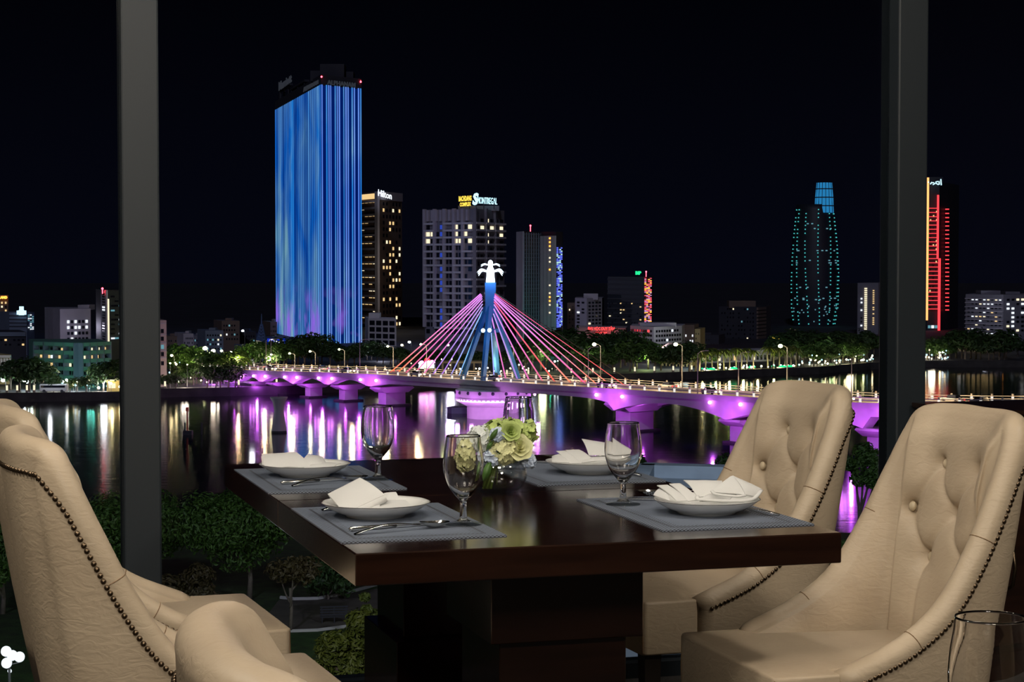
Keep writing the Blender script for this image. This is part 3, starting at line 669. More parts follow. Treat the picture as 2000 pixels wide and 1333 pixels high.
def bleaf(label, a, b, dd, wd):
    f = thing('foliage_sprig', label, 'leaf', P(a[0], a[1], VD + dd))
    p = P(a[0], a[1], VD + dd); q = P(b[0], b[1], VD + dd - .01); ax = q - p; sd = ax.cross(Vector((0, 1, 0))).normalized()
    MB().grid(lambda u, v: p + ax * u + sd * ((v - .5) * wd * math.sin(PI * min(1, u * .96 + .02))**.8) + Vector((0, .004 * abs(v - .5) * 4 - .012 * math.sin(PI * u), 0)), 8, 4).build('leaf_blade', M['leaf'], f, smooth=True)
    MB().tube(curve_pts([VC + Vector((-.012, 0, .02)), VC + Vector((-.01, 0, .107)), p], 4), .0018, 5).build('stem', M['stem'], f, smooth=True)
bleaf('dark green leaf rising between the white and green hydrangeas', (956, 862), (972, 838), -0.06, 0.014)
bleaf('dark green leaf hanging from the bouquet beside the vase', (958, 900), (944, 940), -0.06, 0.02)
bleaf('small green leaf under the white hydrangea', (950, 880), (962, 862), -0.05, 0.012)
st = thing('stem_bundle', 'pale green stems leaning inside the vase at its left side', 'stems', VC)
for k in range(7):
    x = -0.052 + k * 0.0035; MB().tube([VC + Vector((x + .004, -.018 + .004 * (k % 3), .012)), VC + Vector((x * .55 + .004, -.008, .07)), VC + Vector((x * .3, 0, .115))], .003, 6).build('stem', M['stem'], st, smooth=True)
# ---------------------------------------------------------------- river, ground, banks
WZ = CAMZ - 30.0; GZ = WZ + 1.5; PZ = WZ + 2.0
def DW(py): return 112500.0 / (py - 520.0)
def riverwater():
    m, t, p = nmat('river_water'); p.inputs['Base Color'].default_value = (0.003, 0.005, 0.010, 1); p.inputs['Roughness'].default_value = 0.115; p.inputs['IOR'].default_value = 1.33
    p.inputs['Specular IOR Level'].default_value = 0.75
    c = t.nodes.new('ShaderNodeTexCoord'); mp = t.nodes.new('ShaderNodeMapping'); mp.inputs['Scale'].default_value = (0.12, 0.50, 1); t.links.new(c.outputs['Object'], mp.inputs[0])
    n = t.nodes.new('ShaderNodeTexNoise'); n.inputs['Scale'].default_value = 1.0; n.inputs['Detail'].default_value = 5; n.inputs['Roughness'].default_value = 0.6; t.links.new(mp.outputs[0], n.inputs['Vector'])
    b = t.nodes.new('ShaderNodeBump'); b.inputs['Strength'].default_value = 0.5; b.inputs['Distance'].default_value = 0.045; t.links.new(n.outputs['Fac'], b.inputs['Height']); t.links.new(b.outputs[0], p.inputs['Normal'])
    return m
M['river'] = riverwater()
M['asphalt'] = mat('town_ground', (0.026, 0.028, 0.044), 0.8, var=0.3, vscale=0.05)
M['quay'] = mat('quay_stone', (0.045, 0.042, 0.042), 0.9, var=0.3, vscale=0.4)
M['pave'] = mat('promenade_paving', (0.22, 0.20, 0.19), 0.8, var=0.15, vscale=0.3)
M['grass'] = mat('park_grass', (0.018, 0.05, 0.008), 0.95, var=0.5, vscale=0.8, bump=0.6, bscale=6, bdist=0.1)
M['soil'] = mat('park_soil', (0.06, 0.05, 0.038), 0.95, var=0.4, vscale=0.5)
struct(MB().quad((-900, 60, WZ), (900, 60, WZ), (900, 640, WZ), (-900, 640, WZ)).build('river', M['river']))
BK = [(-900, 788), (0, 786), (237, 783), (310, 777), (450, 774), (560, 771), (700, 765), (850, 757), (1000, 751), (1150, 747), (1300, 743), (1420, 738), (1600, 731), (1700, 722), (1800, 718), (2000, 718), (2900, 717)]
BP = [Vector((XX(px, DW(py)), DW(py), 0)) for px, py in BK]
gv = [(p.x, p.y) for p in BP]
struct(MB().prism(gv + [(3000, 3200), (-3000, 3200)], WZ - 1, GZ).build('ground_far', M['asphalt']))
# quay wall and paved promenade along the far bank
mb = MB(); mp_ = MB()
for a, b in zip(BP[:-1], BP[1:]):
    mb.hexa([(a.x, a.y - .5, WZ - .5), (b.x, b.y - .5, WZ - .5), (b.x, b.y + .4, WZ - .5), (a.x, a.y + .4, WZ - .5)], [(a.x, a.y - .3, GZ + .5), (b.x, b.y - .3, GZ + .5), (b.x, b.y + .4, GZ + .5), (a.x, a.y + .4, GZ + .5)])
    mp_.hexa([(a.x, a.y + .4, GZ - .2), (b.x, b.y + .4, GZ - .2), (b.x, b.y + 9, GZ - .2), (a.x, a.y + 9, GZ - .2)], [(a.x, a.y + .4, GZ + .05), (b.x, b.y + .4, GZ + .05), (b.x, b.y + 9, GZ + .05), (a.x, a.y + 9, GZ + .05)])
struct(mb.build('wall_quay', M['quay'])); struct(mp_.build('pavement_far', M['pave']))
def bankd(px):
    for (a, ya), (b, yb) in zip(BK[:-1], BK[1:]):
        if a <= px <= b: return lerp(DW(ya), DW(yb), (px - a) / (b - a))
    return 450
def on_bank(px, back=3.0):
    d = bankd(px) + back; return Vector((XX(px, d), d, GZ + .05))
# near park
struct(MB().prism([(-260, 18), (260, 18), (260, 196), (40, 200), (0, 206), (-60, 204), (-260, 204)], WZ - 1, PZ).build('ground_park', M['grass']))
# ---------------------------------------------------------------- light of the town
EM = {'warm': emat('warm_window_light', (1.0, 0.68, 0.30), 0.95), 'white': emat('white_window_light', (0.86, 0.93, 1.0), 1.2), 'teal': emat('teal_window_light', (0.25, 0.62, 0.75), 0.5), 'cream': emat('cream_window_light', (1.0, 0.86, 0.58), 1.2),
      'dim': emat('dim_window_light', (0.75, 0.7, 0.62), 0.22), 'blue': emat('blue_window_light', (0.05, 0.12, 0.9), 0.5), 'lamp_w': emat('warm_lamp_bulb', (1.0, 0.80, 0.42), 28), 'lamp_c': emat('cool_lamp_bulb', (0.80, 0.93, 1.0), 28), 'lamp_y': emat('yellow_lamp_bulb', (0.95, 1.0, 0.45), 30),
      'lamp_p': emat('purple_lamp_bulb', (0.85, 0.25, 1.0), 14), 'red': emat('red_sign_light', (1.0, 0.06, 0.06), 2), 'redlamp': emat('red_beacon_light', (1.0, 0.04, 0.06), 14), 'orange': emat('orange_light', (1.0, 0.35, 0.05), 3), 'green': emat('green_sign_light', (0.02, 0.85, 0.30), 1.3), 'signw': emat('white_sign_light', (0.86, 0.92, 1.0), 2), 'signy': emat('yellow_sign_light', (1.0, 0.66, 0.08), 1.5), 'signb': emat('blue_sign_panel', (0.0, 0.02, 0.7), 1.0), 'cyan': emat('cyan_sign_light', (0.50, 0.86, 1.0), 1.7), 'magenta': emat('magenta_neon', (1.0, 0.25, 0.85), 9), 'glow': emat('statue_glow', (0.70, 0.88, 1.0), 3.2), 'tealdot': emat('teal_led', (0.08, 0.62, 0.62), 1.0), 'bluedot': emat('blue_led', (0.10, 0.14, 1.0), 2.2), 'reddot': emat('red_led', (1.0, 0.10, 0.16), 1.6), 'pinkdot': emat('pink_led', (0.8, 0.4, 0.8), 1.2)}
M['dkwin'] = mat('dark_window_glass', (0.010, 0.012, 0.020), 0.15)
WM = dict(EM); WM['dark'] = M['dkwin']
def wallm(name, col): return mat(name, col, 0.85, var=0.10, vscale=0.15)
WALLS = {'pale': wallm('pale_wall', (0.42, 0.38, 0.44)), 'grey': wallm('grey_wall', (0.20, 0.19, 0.23)), 'dark': wallm('dark_wall', (0.035, 0.035, 0.05)), 'brown': wallm('brown_wall', (0.16, 0.11, 0.09)), 'pink': wallm('pinkish_wall', (0.50, 0.38, 0.36)), 'white': wallm('white_wall', (0.58, 0.56, 0.62)), 'yellow': wallm('yellow_wall', (0.52, 0.42, 0.20)), 'green': wallm('green_wall', (0.12, 0.30, 0.24)), 'glass': mat('dark_curtain_glass', (0.014, 0.018, 0.030), 0.55), 'bluegrey': wallm('blue_grey_wall', (0.16, 0.19, 0.26)), 'roof': wallm('roof_tiles', (0.20, 0.08, 0.06))}
class Face:
    def __init__(s, a, b): s.a = Vector((a.x, a.y, 0)); s.b = Vector((b.x, b.y, 0)); d = (s.b - s.a).normalized(); s.n = Vector((d.y, -d.x, 0)); s.d = (a.y + b.y) / 2
    def p(s, u, z, off=0.0): q = s.a + (s.b - s.a) * u + s.n * off; return Vector((q.x, q.y, z))
    def slab(s, mb, u0, u1, z0, z1, off=0.15, inn=-0.05): return mb.hexa([s.p(u0, z0, off), s.p(u1, z0, off), s.p(u1, z0, inn), s.p(u0, z0, inn)], [s.p(u0, z1, off), s.p(u1, z1, off), s.p(u1, z1, inn), s.p(u0, z1, inn)])
def building(name, label, plan, ytop, wall, depth=25, ti=0, base=None, cat='building', group=None):
    base = GZ - .5 if base is None else base
    pts = [Vector((XX(px, d, ytop), d, 0)) for px, d in plan]; top = P(plan[ti][0], ytop, plan[ti][1]).z
    c = sum(pts, Vector()) / len(pts)
    t = thing(name, label, cat, (c.x, c.y + depth / 2, base), group)
    ring = [(p.x, p.y) for p in pts] + [(pts[-1].x + .05 * (pts[-1].x), pts[-1].y + depth), (pts[0].x + .05 * pts[0].x, pts[0].y + depth)]
    MB().prism(ring, base, top).build('building_body', WALLS[wall] if isinstance(wall, str) else wall, t)
    t_ = t; fs = [Face(a, b) for a, b in zip(pts[:-1], pts[1:])]
    return t, fs, base, top
def windows(t, f, nx, ny, u0, u1, y0, y1, pick, wf=0.55, hf=0.55, off=0.12, seed=1, single=False):
    """rows of windows on a face, between picture rows y0 and y1"""
    z1, z0 = ZZ(y0, f.d), ZZ(y1, f.d); mbs = {}; rr = random.Random(seed)
    for j in range(ny):
        for i in range(nx):
            k = pick(i, j, rr)
            if not k: continue
            u = u0 + (u1 - u0) * (i + .5) / nx; du = (u1 - u0) / nx * wf / 2; z = z1 + (z0 - z1) * (j + .5) / ny; dz = (z1 - z0) / ny * hf / 2
            mb = MB() if single else mbs.setdefault(k, MB()); f.slab(mb, u - du, u + du, z - dz, z + dz, off)
            if single: mb.build('window', WM[k], t)
    for k, mb in mbs.items(): mb.build('%s_windows' % {'dark': 'unlit'}.get(k, 'lit'), WM[k], t, kind='stuff')
def bands(t, f, ys, th, m, name='floor_slab', u0=0, u1=1, off=0.4):
    mb = MB()
    for y in ys: z = ZZ(y, f.d); f.slab(mb, u0, u1, z - th / 2, z + th / 2, off)
    mb.build(name, m, t, kind='stuff')
def pillars(t, f, us, w_, y0, y1, m, name='pillar', off=0.45, stuff=True):
    L = (f.b - f.a).length; mb = MB()
    for u in us:
        if not stuff: mb = MB()
        f.slab(mb, u - w_ / 2 / L, u + w_ / 2 / L, ZZ(y1, f.d), ZZ(y0, f.d), off)
        if not stuff: mb.build(name, m, t)
    if stuff: mb.build(name, m, t, kind='stuff')
def roofbox(t, px0, px1, y0, y1, d, m, name='roof_box', dep=8, off=4):
    a = P(px0, y0, d + off); b = P(px1, y1, d + off)
    return MB().hexa([(a.x, a.y, b.z), (b.x, a.y, b.z), (b.x, a.y + dep, b.z), (a.x, a.y + dep, b.z)], [(a.x, a.y, a.z), (b.x, a.y, a.z), (b.x, a.y + dep, a.z), (a.x, a.y + dep, a.z)]).build(name, WALLS[m], t)
def rp(lit, dark=0.7, kinds=('warm',)):
    def f(i, j, r):
        q = r.random()
        if q < lit: return r.choice(kinds)
        return 'dark' if q < lit + dark else None
    return f
TXT = {}
def textmesh(s, ext=0.03, bold=0.0):
    if s in TXT: return TXT[s]
    c = bpy.data.curves.new('lettering', 'FONT'); c.body = s; c.extrude = ext; c.offset = bold; c.resolution_u = 2
    o = link(bpy.data.objects.new('lettering', c)); bpy.context.view_layer.update()
    me = bpy.data.meshes.new_from_object(o.evaluated_get(bpy.context.evaluated_depsgraph_get())); bpy.data.objects.remove(o); bpy.data.curves.remove(c)
    vs = [tuple(v.co) for v in me.vertices]; fs = [tuple(p.vertices) for p in me.polygons]; bpy.data.meshes.remove(me)
    x0 = min(v[0] for v in vs); x1 = max(v[0] for v in vs); y0 = min(v[1] for v in vs); y1 = max(v[1] for v in vs)
    TXT[s] = ([((v[0] - x0) / (x1 - x0), (v[1] - y0) / (y1 - y0), v[2]) for v in vs], fs); return TXT[s]
def lettering(s, corners, m, parent, thick=0.4, bold=0.03, name='lettering', slant=0.0):
    """text stretched between four (px, py, d) corners: bottom left, bottom right, top right, top left"""
    vs, fs = textmesh(s, bold=bold); a, b, c, d = [P(*k) for k in corners]; nn = (b - a).cross(d - a).normalized()
    if nn.y > 0: nn = -nn
    out = []
    for x, y, z in vs:
        x = x + slant * y; p = lerp(lerp(a, b, x), lerp(d, c, x), y); out.append(p + nn * (z / 0.03 * thick / 2 + .3))
    return MB().add(out, fs).build(name, m, parent)

# ---- the blue LED tower
def ledmat(name, base, hi, vary):
    m = bpy.data.materials.new(name); m.use_nodes = True; t = m.node_tree; t.nodes.clear()
    e = t.nodes.new('ShaderNodeEmission'); o = t.nodes.new('ShaderNodeOutputMaterial'); t.links.new(e.outputs[0], o.inputs[0])
    c = t.nodes.new('ShaderNodeTexCoord'); mp = t.nodes.new('ShaderNodeMapping'); mp.inputs['Scale'].default_value = (0.035, 0.035, 0.022); mp.inputs['Location'].default_value = (0.3, 0.1, 0.62)
    t.links.new(c.outputs['Object'], mp.inputs[0])
    n = t.nodes.new('ShaderNodeTexNoise'); n.inputs['Scale'].default_value = 1.0; n.inputs['Detail'].default_value = 3; n.inputs['Distortion'].default_value = 0.5; t.links.new(mp.outputs[0], n.inputs['Vector'])
    r = t.nodes.new('ShaderNodeValToRGB'); t.links.new(n.outputs['Fac'], r.inputs[0]); el = r.color_ramp.elements
    el[0].position = 0.40; el[0].color = (*base, 1); el[1].position = 0.74; el[1].color = (*hi, 1)
    k = el.new(0.56); k.color = (*[a * .72 + b * .28 for a, b in zip(base, hi)], 1)
    s = t.nodes.new('ShaderNodeSeparateXYZ'); t.links.new(c.outputs['Object'], s.inputs[0])
    mr = t.nodes.new('ShaderNodeMapRange'); mr.inputs['From Min'].default_value = 22; mr.inputs['From Max'].default_value = 8; t.links.new(s.outputs['Z'], mr.inputs['Value'])
    n2 = t.nodes.new('ShaderNodeTexNoise'); n2.inputs['Scale'].default_value = 0.09; t.links.new(c.outputs['Object'], n2.inputs['Vector'])
    th = t.nodes.new('ShaderNodeMapRange'); th.inputs['From Min'].default_value = .48; th.inputs['From Max'].default_value = .70; t.links.new(n2.outputs['Fac'], th.inputs['Value']); mu = t.nodes.new('ShaderNodeMath'); mu.operation = 'MULTIPLY'; t.links.new(mr.outputs[0], mu.inputs[0]); t.links.new(th.outputs[0], mu.inputs[1])
    x = t.nodes.new('ShaderNodeMix'); x.data_type = 'RGBA'; t.links.new(mu.outputs[0], x.inputs['Factor']); t.links.new(r.outputs[0], x.inputs[6]); x.inputs[7].default_value = (0.26, 0.13, 0.74, 1)
    t.links.new(x.outputs[2], e.inputs[0]); e.inputs[1].default_value = vary; m.cycles.emission_sampling = 'NONE'
    return m
LED1 = ledmat('led_curtain_blue', (0.004, 0.11, 0.50), (0.22, 0.46, 0.52), 1.0); LED2 = ledmat('led_line_white', (0.085, 0.21, 0.76), (0.30, 0.50, 0.92), 1.0); LED0 = ledmat('led_wash_deep', (0.0006, 0.010, 0.13), (0.001, 0.03, 0.19), 0.9)
LED1B = ledmat('led_curtain_azure', (0.015, 0.20, 0.66), (0.34, 0.58, 0.60), 1.0); LED1C = ledmat('led_curtain_deep', (0.002, 0.06, 0.34), (0.10, 0.28, 0.40), 1.0)
D0 = 700.0; DL = D0 * 355 / 305; DR = D0 * 355 / 347
tl = P(537, 215, DL); tcn = P(627, 165, D0); tr = P(706, 173, DR); ZT = tcn.z
T_ = thing('office_tower', 'tall tower wrapped in blue and white vertical light strips', 'building', (tcn.x - 10, D0 + 50, GZ - .5))
bk = (tl.x + (tr.x - tcn.x) * 1.2, tl.y + 30)
MB().prism([(tl.x, tl.y), (tcn.x, tcn.y), (tr.x, tr.y), bk], GZ - .5, ZT).build('tower_body', WALLS['dark'], T_)
FL_, FR_ = Face(tl, tcn), Face(tcn, tr)
FL_.slab(MB(), 0.0, 1.0, GZ, ZT - .3, .03).build('light_wall', LED0, T_); FR_.slab(MB(), 0, 1, GZ, ZT - .3, .03).build('light_wall', LED0, T_)
rr = random.Random(3)
nL = 27
for i in range(nL):
    u = (i + .5) / nL; wd = 0.355 / nL * rr.choice((1, 1, .95, .8)); FL_.slab(MB(), u - wd, u + wd, GZ, ZT, .09).build('light_strip', rr.choice((LED1, LED1, LED1B, LED1C)), T_)
for k in range(19):
    if k in (1, 5, 9, 13, 16): continue
    u = 0.022 + k * 0.053 + rr.uniform(-.003, .003); wd = (.0125, .010, .0145)[k % 3]; FR_.slab(MB(), u - wd, min(1.0, u + wd), GZ, ZT, .12).build('light_strip', (LED2, LED2, LED1B, LED2)[k % 4], T_)
# crown above the lights
zc = ZT + 5.0
MB().prism([(tl.x, tl.y), (tcn.x, tcn.y), (tr.x, tr.y), bk], ZT, ZT + 3.6).build('crown_wall', WALLS['dark'], T_)
for (a, b, y0, y1, dd, dp) in ((625, 672, 125, 160, 712, 10), (606, 625, 138, 172, 718, 8), (672, 690, 140, 165, 716, 8)):
    p, q = P(a, y0, dd), P(b, y1, dd); MB().hexa([(p.x, dd, ZT + 3), (q.x, dd, ZT + 3), (q.x, dd + dp, ZT + 3), (p.x, dd + dp, ZT + 3)], [(p.x, dd, p.z), (q.x, dd, p.z), (q.x, dd + dp, p.z), (p.x, dd + dp, p.z)]).build('roof_box', WALLS['dark'], T_)
for (u0, u1, h) in ((.02, .26, 8.5), (.3, .62, 6.0)):
    mb = MB(); FL_.slab(mb, u0, u1, ZT + h - .8, ZT + h, -1, -3)
    for u in (u0 + .02, (u0 + u1) / 2, u1 - .02): FL_.slab(mb, u - .006, u + .006, ZT + 3, ZT + h, -1.2, -2)
    mb.build('roof_pergola', WALLS['dark'], T_)
M['dimletter'] = emat('dim_letters', (0.55, 0.62, 0.80), 0.045)
lettering('ALPHANAM', [(638, 165, D0 + 1), (693, 171.5, DR - 3), (693, 162, DR - 3), (638, 156, D0 + 1)], M['dimletter'], T_, .3)
lettering('ALPHANAM', [(594, 180, D0 + 35), (623, 164, D0 + 2), (623, 156, D0 + 2), (594, 171, D0 + 35)], M['dimletter'], T_, .3)
lettering('Marriott', [(546, 178, DL - 15), (571, 160, D0 + 68), (571, 144, D0 + 68), (546, 161, DL - 15)], M['dimletter'], T_, .3)
for px, py, d in ((628, 150, D0 - .5), (704.5, 160, DR - .5)): p = P(px, py, d); MB().sph(p, .35, 8, 6).cyl((p.x, p.y, ZT + 3), p, .08).build('beacon_lamp', EM['redlamp'], T_)

# ---- hotel beside it
t, fs, b, tp = building('hotel_tower', 'hotel tower with warm lit rooms right beside the blue tower', [(700, 905), (741, 880), (785, 905)], 374, 'brown', 30, 1)
windows(t, fs[0], 4, 19, .12, .86, 388, 640, lambda i, j, r: ('warm' if (j % 3 != 1 and r.random() < .62) else ('cream' if r.random() < .2 else 'dark')), .7, .30, .2, 4)
bands(t, fs[0], [381 + i * 13.2 for i in range(21)], 1.0, WALLS['white'], 'floor_slab', 0, .86, .5)
fs[0].slab(MB(), .86, 1.0, GZ, tp, .9).build('corner_pier', WALLS['white'], t)
fs[0].slab(MB(), .1, .86, ZZ(389, 890), ZZ(379, 890), .6).build('top_lounge', EM['warm'], t)
fs[1].slab(MB(), .0, 1.0, ZZ(392, 890), tp, .4).build('parapet', WALLS['pale'], t)
windows(t, fs[1], 6, 20, .10, .95, 393, 640, rp(.24, .5, ('warm', 'cream', 'warm')), .40, .5, .2, 11)
lettering('Hilton', [(738, 383, 879), (764, 390, 885), (764, 377, 885), (738, 370, 879)], EM['signw'], t, .2, .0)
# ---- white grid block
t, fs, b, tp = building('office_block', 'white gridded low block in front of the hotel tower', [(719, 640), (774, 632)], 622, 'white', 18)
windows(t, fs[0], 4, 4, .03, .97, 625, 676, lambda i, j, r: 'dark', .76, .70, .1, 2, True)
roofbox(t, 720, 741, 612, 624, 636, 'white'); 
# ---- apartment block with signs
t, fs, b, tp = building('apartment_tower', 'apartment tower with white floor lines and yellow and white roof signs', [(830, 735), (925, 720), (985, 745)], 408, 'grey', 30, 1)
f0, f1 = fs
ys = [437 + 13.6 * i for i in range(16)]
mbw = MB()
rr = random.Random(8)
for f, cols in ((f0, [0, .22, .40, .60, .78, 1.0]), (f1, [0, .32, .62, .98])):
    for y in ys:
        for a, b2 in zip(cols[:-1], cols[1:]):
            if rr.random() < .86: f.slab(mbw, a + .01, b2 - .01, ZZ(y, f.d) - .35, ZZ(y, f.d) + .35, 1.2)
mbw.build('floor_slab', WALLS['white'], t, kind='stuff')
pillars(t, f0, (.01, .22, .42, .62, .80), 1.3, 408, 640, WALLS['pale'], 'wall_pier', 1.0); pillars(t, f1, (.02, .36, .66), 1.2, 408, 640, WALLS['grey'], 'wall_pier', 1.0)
windows(t, f0, 10, 16, .02, .98, 437, 655, lambda i, j, r: ('blue' if i in (3,) and r.random() < .8 else ('cream' if j < 3 and r.random() < .30 else ('dark' if r.random() < .85 else None))), .72, .60, .25, 5)
windows(t, f1, 6, 16, .03, .97, 425, 648, lambda i, j, r: ('cream' if j < 4 and r.random() < .42 else ('dark' if r.random() < .8 else None)), .6, .55, .25, 6)
pillars(t, f0, [.08 + .09 * i for i in range(10)], 1.0, 410, 432, WALLS['pale'], 'roof_fin', .9)
sg = P(910, 405, 728); 
lettering('BACHDANG', [(896, 394, 727), (921, 392.5, 727), (921, 382, 727), (896, 383.5, 727)], EM['signy'], t, .6, .05)
lettering('COMPLEX', [(898, 404, 727), (920, 402.5, 727), (920, 394.5, 727), (898, 396, 727)], EM['signy'], t, .6, .05)
lettering('S', [(922, 401, 727), (933, 401, 727), (933, 377, 727), (922, 377, 727)], EM['cyan'], t, .6, .05, slant=.25)
lettering('MONTREGAL', [(931, 398, 727), (970, 400, 733), (970, 387, 733), (931, 385, 727)], EM['cyan'], t, .2, .0)
mb = MB()
for px in (900, 917, 930, 945, 965): p = P(px, 403, 729); mb.bar((p.x, 729, tp), (p.x, 729, p.z + 2), .3)
mb.build('sign_frame', WALLS['dark'], t)
roofbox(t, 895, 975, 402, 412, 728, 'grey', off=6)
# ---- glass tower with green foot
t, fs, b, tp = building('glass_tower', 'glass tower with a green lit foot and a blue dotted edge', [(1010, 640), (1023, 628), (1056, 640), (1086, 632), (1098, 640)], 452, 'glass', 22, 1)
fs[0].slab(MB(), 0, 1, GZ, tp, .3).build('side_wall', WALLS['pale'], t)
bands(t, fs[1], [458 + 7.6 * i for i in range(25)], .22, WALLS['bluegrey'], 'glazing_bar', 0, 1, .25); pillars(t, fs[1], [i / 7 for i in range(8)], .25, 455, 645, WALLS['bluegrey'], 'glazing_bar', .28)
fs[2].slab(MB(), 0, 1, GZ, ZZ(461, 636), .4).build('side_wall', WALLS['pale'], t); pillars(t, fs[2], (.25, .5, .75), .25, 462, 640, WALLS['grey'], 'wall_joint', .5)
windows(t, fs[2], 1, 22, .62, .75, 462, 630, lambda i, j, r: r.choice(('orange', None, 'cream', None)), .7, .4, .6, 2)
windows(t, fs[3], 4, 50, .05, .95, 483, 640, lambda i, j, r: r.choice(('bluedot', 'bluedot', 'bluedot', 'cyan', None)), .5, .5, .3, 3)
p = P(1036, 441, 640); MB().cyl((p.x, 640, tp), p, .12).sph(p, .3, 8, 6).build('beacon_lamp', EM['redlamp'], t)
light('facade_lamp', 'POINT', P(1078, 650, 612), 2200, (0.05, 1, 0.55), 1.0)
# ---- lilac flats
t, fs, b, tp = building('apartment_block', 'lilac white flats left of the dark tower with the green sign', [(1123, 700), (1146, 690), (1176, 700)], 583, 'pale', 20, 1)
roofbox(t, 1141, 1168, 574, 586, 690, 'pale')
windows(t, fs[0], 2, 8, .1, .9, 588, 640, rp(.05, .5, ('white',)), .5, .5, .15, 3); windows(t, fs[1], 4, 8, .06, .95, 588, 642, lambda i, j, r: 'cream' if (i, j) == (0, 6) else 'dark', .55, .5, .15, 2)
t, fs, b, tp = building('apartment_block', 'narrow dark flats left of the lilac white flats', [(1108, 720), (1123, 720)], 592, 'brown', 15)
windows(t, fs[0], 2, 7, .1, .9, 596, 640, rp(.15, .6, ('cream',)), .4, .5, .15, 9)
# ---- dark tower with green sign and red dotted strip
t, fs, b, tp = building('office_tower', 'dark office tower with a small green roof sign and red dotted strip', [(1187, 700), (1258, 690), (1272, 700)], 541, 'glass', 25, 1)
bands(t, fs[0], [546 + 9.5 * i for i in range(11)], .5, WALLS['dark'], 'floor_slab', 0, 1, .3)
windows(t, fs[0], 12, 8, .03, .95, 590, 640, rp(.10, .2, ('cream', 'warm')), .4, .35, .4, 4)
windows(t, fs[1], 4, 40, .0, 1, 543, 632, lambda i, j, r: r.choice(('reddot', 'reddot', 'pinkdot', 'orange', None)), .5, .5, .35, 3)
lettering('BIP', [(1241, 537, 690), (1252.5, 537, 690), (1252.5, 530, 690), (1241, 530, 690)], EM['green'], t, .5, .06)
p = P(1262, 531, 692); MB().cyl((p.x, 692, tp), p, .12).sph(p, .3, 8, 6).build('beacon_lamp', EM['redlamp'], t)
# ---- university
t, fs, b, tp = building('university_building', 'low pinkish building under a red lit sign', [(1127, 600), (1222, 592)], 640, 'pink', 20)
windows(t, fs[0], 14, 2, .35, .98, 651, 668, rp(.02, .9, ('dim',)), .6, .6, .15, 2)
lettering('ĐẠI HỌC DUY TÂN', [(1148, 647, 594), (1200, 647, 594), (1200, 637.5, 594), (1148, 637.5, 594)], EM['red'], t, .5, .03)
mb = MB()
for k in range(9): a = P(1163.5 + 2.5 * k, 651.5, 593.5); b = P(1165.4 + 2.5 * k, 649.0 + .5 * (k % 2), 593.5); mb.bar((a.x, 593.4, (a.z + b.z) / 2), (b.x, 593.4, (a.z + b.z) / 2), .25, b.z - a.z)
mb.build('small_letters', EM['red'], t, kind='stuff')
light('sign_glow', 'POINT', P(1174, 646, 588), 420, (1, 0.05, 0.08), 1.0)
# ---- white five storey block
t, fs, b, tp = building('office_block', 'long white block of many small windows right of the red sign', [(1231, 585), (1277, 572), (1332, 585)], 639, 'white', 18, 1)
roofbox(t, 1250, 1321, 631, 641, 578, 'white')
windows(t, fs[0], 8, 4, .05, .95, 642, 676, rp(.05, .9, ('red',)), .6, .5, .15, 5); windows(t, fs[1], 10, 4, .05, .97, 642, 678, rp(.06, .9, ('white',)), .55, .5, .15, 3)
t, fs, b, tp = building('apartment_block', 'brownish block just right of the long white block', [(1332, 600), (1356, 600)], 635, 'brown', 15); windows(t, fs[0], 5, 3, .05, .95, 640, 672, rp(.12, .6, ('white',)), .5, .4, .15, 5)
t, fs, b, tp = building('apartment_block', 'narrow yellow wall beside the brownish block', [(1356, 602), (1368, 602)], 643, 'yellow', 15); windows(t, fs[0], 2, 3, .1, .9, 648, 675, rp(.0, .9), .4, .4, .15, 5)
t, fs, b, tp = building('apartment_block', 'dark block with banded end wall left of the bulging dotted tower', [(1404, 760), (1478, 750), (1494, 760)], 600, 'dark', 20, 1)
roofbox(t, 1424, 1476, 588, 602, 752, 'brown'); bands(t, fs[1], [603 + 7 * i for i in range(9)], 1.0, WALLS['brown'], 'balcony', 0, 1, .6); windows(t, fs[0], 12, 8, .05, .95, 600, 665, rp(.07, .5, ('white', 'teal', 'cream')), .4, .4, .15, 6)
# ---- bulging tower with teal dots
oc = P(1599, 650, 900); tz = P(1599, 398, 900).z
t = thing('round_tower', 'dark bulging tower traced by teal dots with a blue lit crown', 'building', (oc.x, 915, GZ - .5))
prof = [(0.0, 40), (.15, 46), (.35, 48), (.55, 46.5), (.75, 42.5), (.9, 38), (1.0, 35)]
def orad(s): 
    for (a, ra), (b, rb) in zip(prof[:-1], prof[1:]):
        if a <= s <= b: return lerp(ra, rb, (s - a) / (b - a)) / 3750 * 900
    return 35 / 3750 * 900
HT = tz - GZ
MB().lathe([(orad(i / 24), i / 24 * HT) for i in range(25)] + [(0.01, HT)], 28, (oc.x, 915, GZ)).build('tower_body', WALLS['glass'], t, smooth=True)
cr_ = MB(); cx = P(1614, 380, 905).x
cr_.lathe([(4.6, HT - 4), (4.4, HT + 3), (3.7, HT + 10.2), (.01, HT + 10.2)], 16, (cx, 911, GZ)).build('crown_drum', emat('blue_crown_glow', (0.02, 0.22, 0.50), 0.9), t)
mb = MB()
for k in range(16):
    a = 2 * PI * k / 16; mb.bar((cx + 4.75 * math.cos(a), 911 + 4.75 * math.sin(a), GZ + HT - 4), (cx + 3.8 * math.cos(a), 911 + 3.8 * math.sin(a), GZ + HT + 10.4), .25)
for z, r in ((HT - 1, 4.75), (HT + 3, 4.5), (HT + 7, 4.1)): mb.lathe([(r, z), (r, z + .5)], 16, (cx, 911, GZ))
mb.build('crown_rib', WALLS['dark'], t, kind='stuff')
mb = MB(); 
